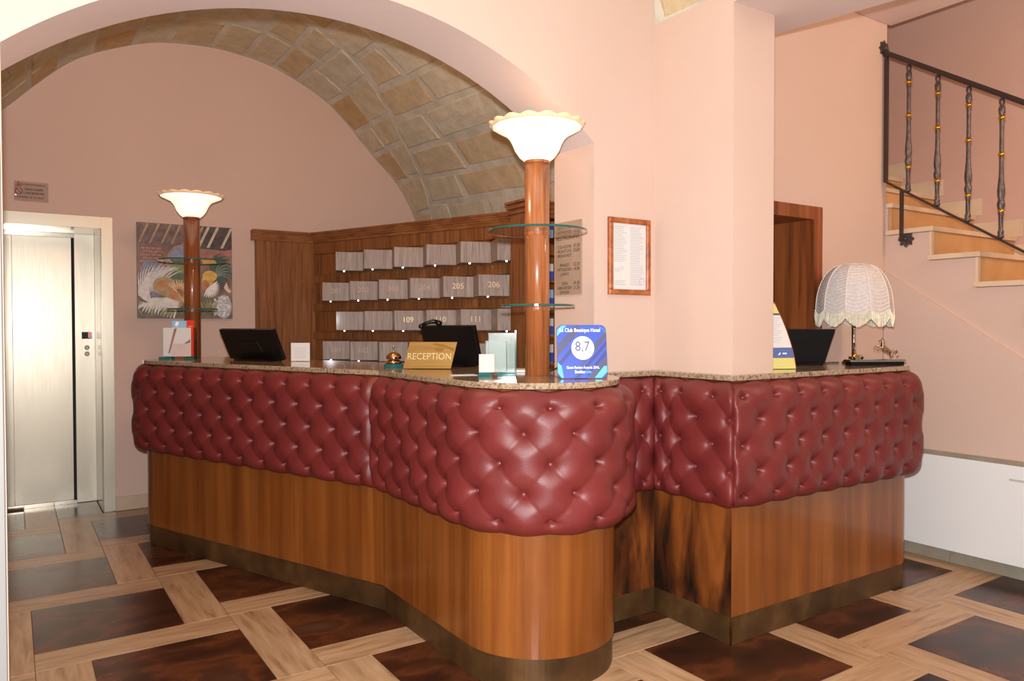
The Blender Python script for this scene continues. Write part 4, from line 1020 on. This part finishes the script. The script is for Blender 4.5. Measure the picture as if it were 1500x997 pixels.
# keep the foot inside the top
tl = thing('table_lamp', 'silver table lamp with a domed pleated silk shade and cream fringe', 'lamp', L0)
MB().lathe(L0, [(0.062, 0), (0.066, 0.006), (0.060, 0.014), (0.034, 0.020), (0.022, 0.030), (0.0125, 0.036), (0.0125, 0.040)], 28).build('foot', M['chrome'], tl, smooth=True)
MB().lathe(L0+Z*0.04, [(0.0125, 0), (0.0125, 0.075), (0.0135, 0.077), (0.0135, 0.080), (0.0125, 0.082), (0.0125, 0.155), (0.0135, 0.157), (0.0135, 0.160), (0.0125, 0.162), (0.0125, 0.33)], 20).build('stem', M['chrome'], tl, smooth=True)
NG = 10; zb, ztp = 0.298, 0.560; RB, RTp = 0.201, 0.062
def shade_r(t): return RTp+(RB-RTp)*math.sin(PI/2*min(1, t)**0.78)**0.9 if t > 0 else RTp
sh_root = None
rot0 = 0.35
for gI in range(NG):
    a0 = rot0+2*PI*gI/NG; a1 = rot0+2*PI*(gI+1)/NG; R_ = []
    nz, na = 110, 9
    for i in range(nz+1):
        t = i/nz; row = []
        for j in range(na+1):
            q = j/na; a = a0+(a1-a0)*q
            tb = t*(1+0.075*math.sin(PI*q))       # scalloped lower hem
            r = shade_r(tb)*(1-0.035*math.sin(PI*q))+0.0022*math.sin(2*PI*17*t+1.2*math.sin(PI*q+gI)+1.5*q)
            z = ztp-(ztp-zb)*(tb**1.35)
            row.append((L0.x+r*math.cos(a), L0.y+r*math.sin(a), L0.z+z))
        R_.append(row)
    MB().grid(R_).build('shade_panel', M['shade'], tl, smooth=True)
mb = MB()
for gI in range(NG):
    a = rot0+2*PI*gI/NG
    mb.tube([(L0.x+(shade_r(t)+0.002)*math.cos(a), L0.y+(shade_r(t)+0.002)*math.sin(a), L0.z+ztp-(ztp-zb)*t**1.35) for t in np.linspace(0, 1, 16)], 0.0028, 6)
mb.build('piping', M['piping'], tl, smooth=True)
MB().lathe(L0+Z*ztp, [(RTp+0.003, -0.004), (RTp+0.004, 0.002), (RTp-0.006, 0.004), (0.006, 0.004)], 40).build('crown_ring', M['piping'], tl, smooth=True)
mb = MB(); nf = 300
for i in range(nf):
    ph = i/nf*NG; q = ph-math.floor(ph); a = rot0+2*PI*i/nf
    sc_ = math.sin(PI*q); tb = 1+0.075*sc_
    r = RB*(1-0.035*sc_)+0.003+random.uniform(-0.002, 0.002); z = ztp-(ztp-zb)*(tb**1.35)+0.006
    ln = 0.052+0.018*sc_+random.uniform(-0.003, 0.003)
    c, s_ = math.cos(a), math.sin(a); w = 0.0021
    mb.tube([(L0.x+r*c, L0.y+r*s_, L0.z+z), (L0.x+(r+0.004)*c, L0.y+(r+0.004)*s_, L0.z+z-ln*0.5), (L0.x+(r+0.003)*c, L0.y+(r+0.003)*s_, L0.z+z-ln)], w, 4, False)
tag(mb.build('fringe', M['fringe'], tl), kind='stuff')
mb = MB()
for i in range(120):
    ph = i/120*NG; q = ph-math.floor(ph); a = rot0+2*PI*i/120; sc_ = math.sin(PI*q); tb = 1+0.075*sc_
    mb.ball((L0.x+(RB*(1-0.035*sc_)+0.005)*math.cos(a), L0.y+(RB*(1-0.035*sc_)+0.005)*math.sin(a), L0.z+ztp-(ztp-zb)*(tb**1.35)+0.005), 0.004, 6, 4)
tag(mb.build('braid', M['piping'], tl), kind='stuff')
# rearing horse ornament on a chrome-edged plate
H0 = Vector((3.905, 2.350, ZS)); hu = (RT*0.97+FW*0.10).normalized(); hf = Vector((hu.y, -hu.x, 0))
hr = thing('horse_ornament', 'silver rearing horse figurine on a long black and chrome base', 'figurine', H0)
MB().obox(H0+Z*0.010, hu, hf, Z, 0.300, 0.062, 0.020, 0.002).build('black_base', M['blackgloss'], hr)
MB().obox(H0+Z*0.0255, hu, hf, Z, 0.316, 0.07, 0.011, 0.003).build('chrome_plate', M['chrome'], hr)
def skin_mesh(name, verts, edges, radii, mat, parent, root=0, sub=2):
    off = parent.location
    me = bpy.data.meshes.new(name); me.from_pydata([tuple(Vector(v)-off) for v in verts], edges, []); me.update()
    o = bpy.data.objects.new(name, me); COL.objects.link(o)
    md = o.modifiers.new('skin', 'SKIN'); md.use_smooth_shade = True
    for i, r in enumerate(radii):
        sv = me.skin_vertices[0].data[i]; sv.radius = (r, r); sv.use_root = (i == root)
    sb = o.modifiers.new('sub', 'SUBSURF'); sb.levels = sub; sb.render_levels = sub
    dg = bpy.context.evaluated_depsgraph_get(); dg.update()
    m2 = bpy.data.meshes.new_from_object(o.evaluated_get(dg))
    bpy.data.objects.remove(o); m2.name = name
    m2.materials.clear()
    return finish(name, m2, mat, parent, None, True)
hb = H0+hu*0.075+Z*0.0315
def hp_(a, b, c=0.0): return hb+hu*a+Z*b+hf*c
HV = [(hp_(0.018, 0.042), .0125), (hp_(0.002, 0.050), .0120), (hp_(-0.016, 0.060), .0130), (hp_(-0.028, 0.070), .0115),   # rump..chest
      (hp_(-0.030, 0.086), .0085), (hp_(-0.028, 0.100), .0070), (hp_(-0.034, 0.106), .0062), (hp_(-0.048, 0.099), .0042), (hp_(-0.053, 0.095), .0034),   # neck, poll, face
      (hp_(0.022, 0.030, .008), .0085), (hp_(0.010, 0.020, .009), .0052), (hp_(0.022, 0.010, .009), .0034), (hp_(0.014, 0.001, .009), .0036),     # near hind leg
      (hp_(0.026, 0.032, -.008), .0085), (hp_(0.018, 0.021, -.009), .0052), (hp_(0.032, 0.011, -.009), .0034), (hp_(0.026, 0.001, -.009), .0036),  # far hind leg
      (hp_(-0.036, 0.062, .008), .0062), (hp_(-0.056, 0.066, .009), .0042), (hp_(-0.066, 0.054, .009), .0030), (hp_(-0.060, 0.046, .009), .0032),   # near fore leg
      (hp_(-0.038, 0.066, -.008), .0062), (hp_(-0.060, 0.072, -.009), .0042), (hp_(-0.074, 0.063, -.009), .0030), (hp_(-0.071, 0.053, -.009), .0032)]
HE = [(0, 1), (1, 2), (2, 3), (3, 4), (4, 5), (5, 6), (6, 7), (7, 8), (0, 9), (9, 10), (10, 11), (11, 12), (0, 13), (13, 14), (14, 15), (15, 16), (3, 17), (17, 18), (18, 19), (19, 20), (3, 21), (21, 22), (22, 23), (23, 24)]
hz = skin_mesh('horse', [v for v, r in HV], HE, [r for v, r in HV], M['horse'], hr, 0, 2)
TV = [(hp_(0.028, 0.044), .005), (hp_(0.042, 0.050), .006), (hp_(0.054, 0.042), .0065), (hp_(0.056, 0.028), .005), (hp_(0.050, 0.018), .003)]
skin_mesh('tail', [v for v, r in TV], [(0, 1), (1, 2), (2, 3), (3, 4)], [r for v, r in TV], M['horse'], hr, 0, 2)
MV = [(hp_(-0.034, 0.113), .0030), (hp_(-0.024, 0.106), .0045), (hp_(-0.020, 0.094), .0050), (hp_(-0.019, 0.082), .0040)]
skin_mesh('mane', [v for v, r in MV], [(0, 1), (1, 2), (2, 3)], [r for v, r in MV], M['horse'], hr, 0, 2)
mb = MB()
for s_ in (-1, 1): mb.lathe(hp_(-0.032, 0.110, 0.0035*s_), [(0.0022, 0), (0.0018, 0.004), (0.0002, 0.009)], 8)
mb.build('ears', M['horse'], hr, smooth=True)
# small golden model on the left end of the plate
G0 = H0-hu*0.105+Z*0.0315
gm = thing('gold_figurine', 'small rounded golden car-shaped figurine on the left end of the black and chrome base', 'figurine', G0)
MB().obox(G0+Z*0.010, hu, hf, Z, 0.070, 0.034, 0.012, 0.004).build('body', M['horse'], gm)
MB().ball(G0-hu*0.008+Z*0.020, 0.018, 14, 8, (1.1, 0.8, 0.8)).build('roof', M['gold'], gm, smooth=True)
MB().ball(G0+hu*0.024+Z*0.016, 0.013, 14, 8, (1.2, 0.9, 0.6)).build('bonnet', M['horse'], gm, smooth=True)
for a in (-0.022, 0.022):
    for b in (-0.016, 0.016):
        mb = MB(); n = 14; mb.prism([(0.007*math.cos(2*PI*i/n), 0.007*math.sin(2*PI*i/n)) for i in range(n)], G0+hu*a+hf*(b-0.003)+Z*0.0071, hu, Z, hf, 0.006); mb.build('wheel', M['black'], gm)

# ------------------------------------------------------------------ convector under the stairs
cv = thing('convector', 'long white convector heater along the right wall under the stairs', 'heater', (XR-0.06, 1.4, 0))
CXF = XR-0.105
MB().box(CXF, XR-0.0365, 0.55, 2.712, 0.088, 0.635).build('front_panel', M['white'], cv, bevel=0.004)
MB().box(CXF+0.004, XR-0.0225, 0.55, 2.712, 0.636, 0.652).build('top_grille', M['baseright'], cv)
MB().box(CXF-0.0015, CXF-0.0002, 1.82, 1.955, 0.551, 0.563).build('name_strip', M['grey'], cv)

# ------------------------------------------------------------------ staircase and railing
st = thing('staircase', 'stone staircase with cream treads and honey coloured risers climbing away on the right', 'stairs', (5.1, 1.5, 0))
for i in range(-7, 11):
    yf, zt = SY-SG*i, SZ-SR*i
    if zt < 0.15: continue
    x0 = XR-0.022 if yf < YF-0.05 else XR+0.001
    yb = min(yf+SG+0.018, 5.09)
    if yf < YF-0.05 and yb > YF: 
        MB().box(XR-0.022, 5.712, yf-0.018, YF-0.001, zt-0.03, zt).build('tread', M['tread'], st, bevel=0.004)
    else:
        MB().box(x0, 5.712, yf-0.018, yb, zt-0.03, zt).build('tread', M['tread'], st, bevel=0.004)
    MB().box(XR+0.022, 5.712, yf, yf+0.018, zt-SR+0.001, zt-0.031).build('riser', M['riser'], st)
    if yf < YF-0.05: MB().box(XR-0.006, XR+0.0215, yf-0.003, yf+0.0115, zt-SR+0.001, zt-0.031).build('riser_edge', M['tread'], st)
    MB().box(5.7125, 5.7195, yf-0.05, yf+SG, zt+0.001, zt+0.12).build('skirting', M['tread'], st)
RX = XR-0.040
def zh(y): return 3.145-0.64*(2.755-y)
def zl(y): return 2.315-0.64*(2.725-y)
ra = thing('stair_railing', 'wrought iron stair railing with gilt-ringed balusters on the right', 'railing', (RX, 1.9, 1.6))
def bar(mb, y0, y1, zf, w, h):
    d = Vector((0, y1-y0, zf(y1)-zf(y0))); c = Vector((RX, (y0+y1)/2, (zf(y0)+zf(y1))/2)); l = d.length; d.normalize()
    mb.obox(c, d, X, d.cross(X).normalized(), l, w, h)
mb = MB(); bar(mb, 0.4, 2.735, zh, 0.042, 0.018); bar(mb, 0.4, 2.735, lambda y: zh(y)-0.016, 0.026, 0.014); mb.build('handrail', M['irondark'], ra)
mb = MB(); bar(mb, 0.4, 2.712, zl, 0.03, 0.011); mb.build('bottom_rail', M['irondark'], ra)
MB().box(RX-0.012, RX+0.012, 2.700, 2.718, zl(2.709)-0.004, zh(2.709)-0.02).build('end_post', M['irondark'], ra)
bp0 = [(0.012, 0), (0.019, 0.004), (0.021, 0.016), (0.014, 0.024), (0.018, 0.030), (0.018, 0.042), (0.013, 0.050), (0.013, 0.135), (0.0165, 0.139), (0.0165, 0.155),
       (0.013, 0.160), (0.021, 0.185), (0.022, 0.205), (0.014, 0.222), (0.020, 0.245), (0.0215, 0.275), (0.017, 0.32), (0.014, 0.36), (0.0125, 0.45), (0.012, 0.60), (0.0125, 0.68), (0.0125, 0.70), (0.018, 0.715), (0.020, 0.742), (0.0135, 0.752), (0.010, 0.760), (0.017, 0.771), (0.018, 0.782), (0.012, 0.797), (0.004, 0.80)]
first = None
bys = [2.566-0.1755*i for i in range(10)]
for i, y in enumerate(bys):
    z0 = zl(y)+0.0065; hgt = zh(y)-0.025-z0; k = hgt/0.80
    if first is None:
        bl = MB().lathe((RX, y, z0), [(r*0.86, z*k) for r, z in bp0], 18, lambda r, z, a: (r*(1+0.10*math.cos(4*a)*(1 if 0.16*k < z < 0.36*k else 0)), z)).build('baluster', M['iron'], ra, smooth=True)
        cols = []
        for zz in (0.156, 0.480, 0.688):
            cols.append(MB().lathe((RX, y, z0+zz*k), [(0.012, -0.011), (0.0165, -0.006), (0.018, 0.0), (0.0145, 0.006), (0.012, 0.012)], 14).build('gilt_ring', M['gold'], bl, smooth=True))
        first = (bl, cols, Vector((RX, y, z0)))
    else:
        d = Vector((RX, y, z0))-first[2]
        b2 = first[0].copy(); COL.objects.link(b2); b2.location = first[0].location+d
        for c in first[1]:
            c2 = c.copy(); COL.objects.link(c2); c2.parent = b2
def rosette(name, c, nrm, r, parent):
    nrm = Vector(nrm); u = Z.cross(nrm).normalized(); v = nrm.cross(u); mb = MB(); n = 32
    R_ = lambda a, q: q*r*(0.86+0.14*math.cos(8*a))
    mb.prism([(R_(2*PI*i/n, 1)*math.cos(2*PI*i/n), R_(2*PI*i/n, 1)*math.sin(2*PI*i/n)) for i in range(n)], Vector(c), u, v, nrm, 0.008)
    mb.prism([(R_(2*PI*i/n, .66)*math.cos(2*PI*i/n), R_(2*PI*i/n, .66)*math.sin(2*PI*i/n)) for i in range(n)], Vector(c)+nrm*0.008, u, v, nrm, 0.007)
    mb.ball(Vector(c)+nrm*0.016, r*0.3, 12, 8)
    return mb.build(name, M['iron'], parent)
rosette('wall_rosette', (RX, YF-0.0005, zh(2.73)+0.012), (0, -1, 0), 0.052, ra)
yb_ = 2.605; zb_ = 1.935
MB().box(RX-0.009, RX+0.009, yb_-0.009, yb_+0.009, zb_, zl(yb_)-0.005).build('bracket_stem', M['irondark'], ra)
rosette('bracket_rosette', (XR-0.0005, yb_-0.01, zb_), (-1, 0, 0), 0.052, ra)
MB().box(RX-0.010, XR-0.016, yb_-0.012, yb_+0.012, zb_-0.012, zb_+0.012).build('bracket_arm', M['irondark'], ra)
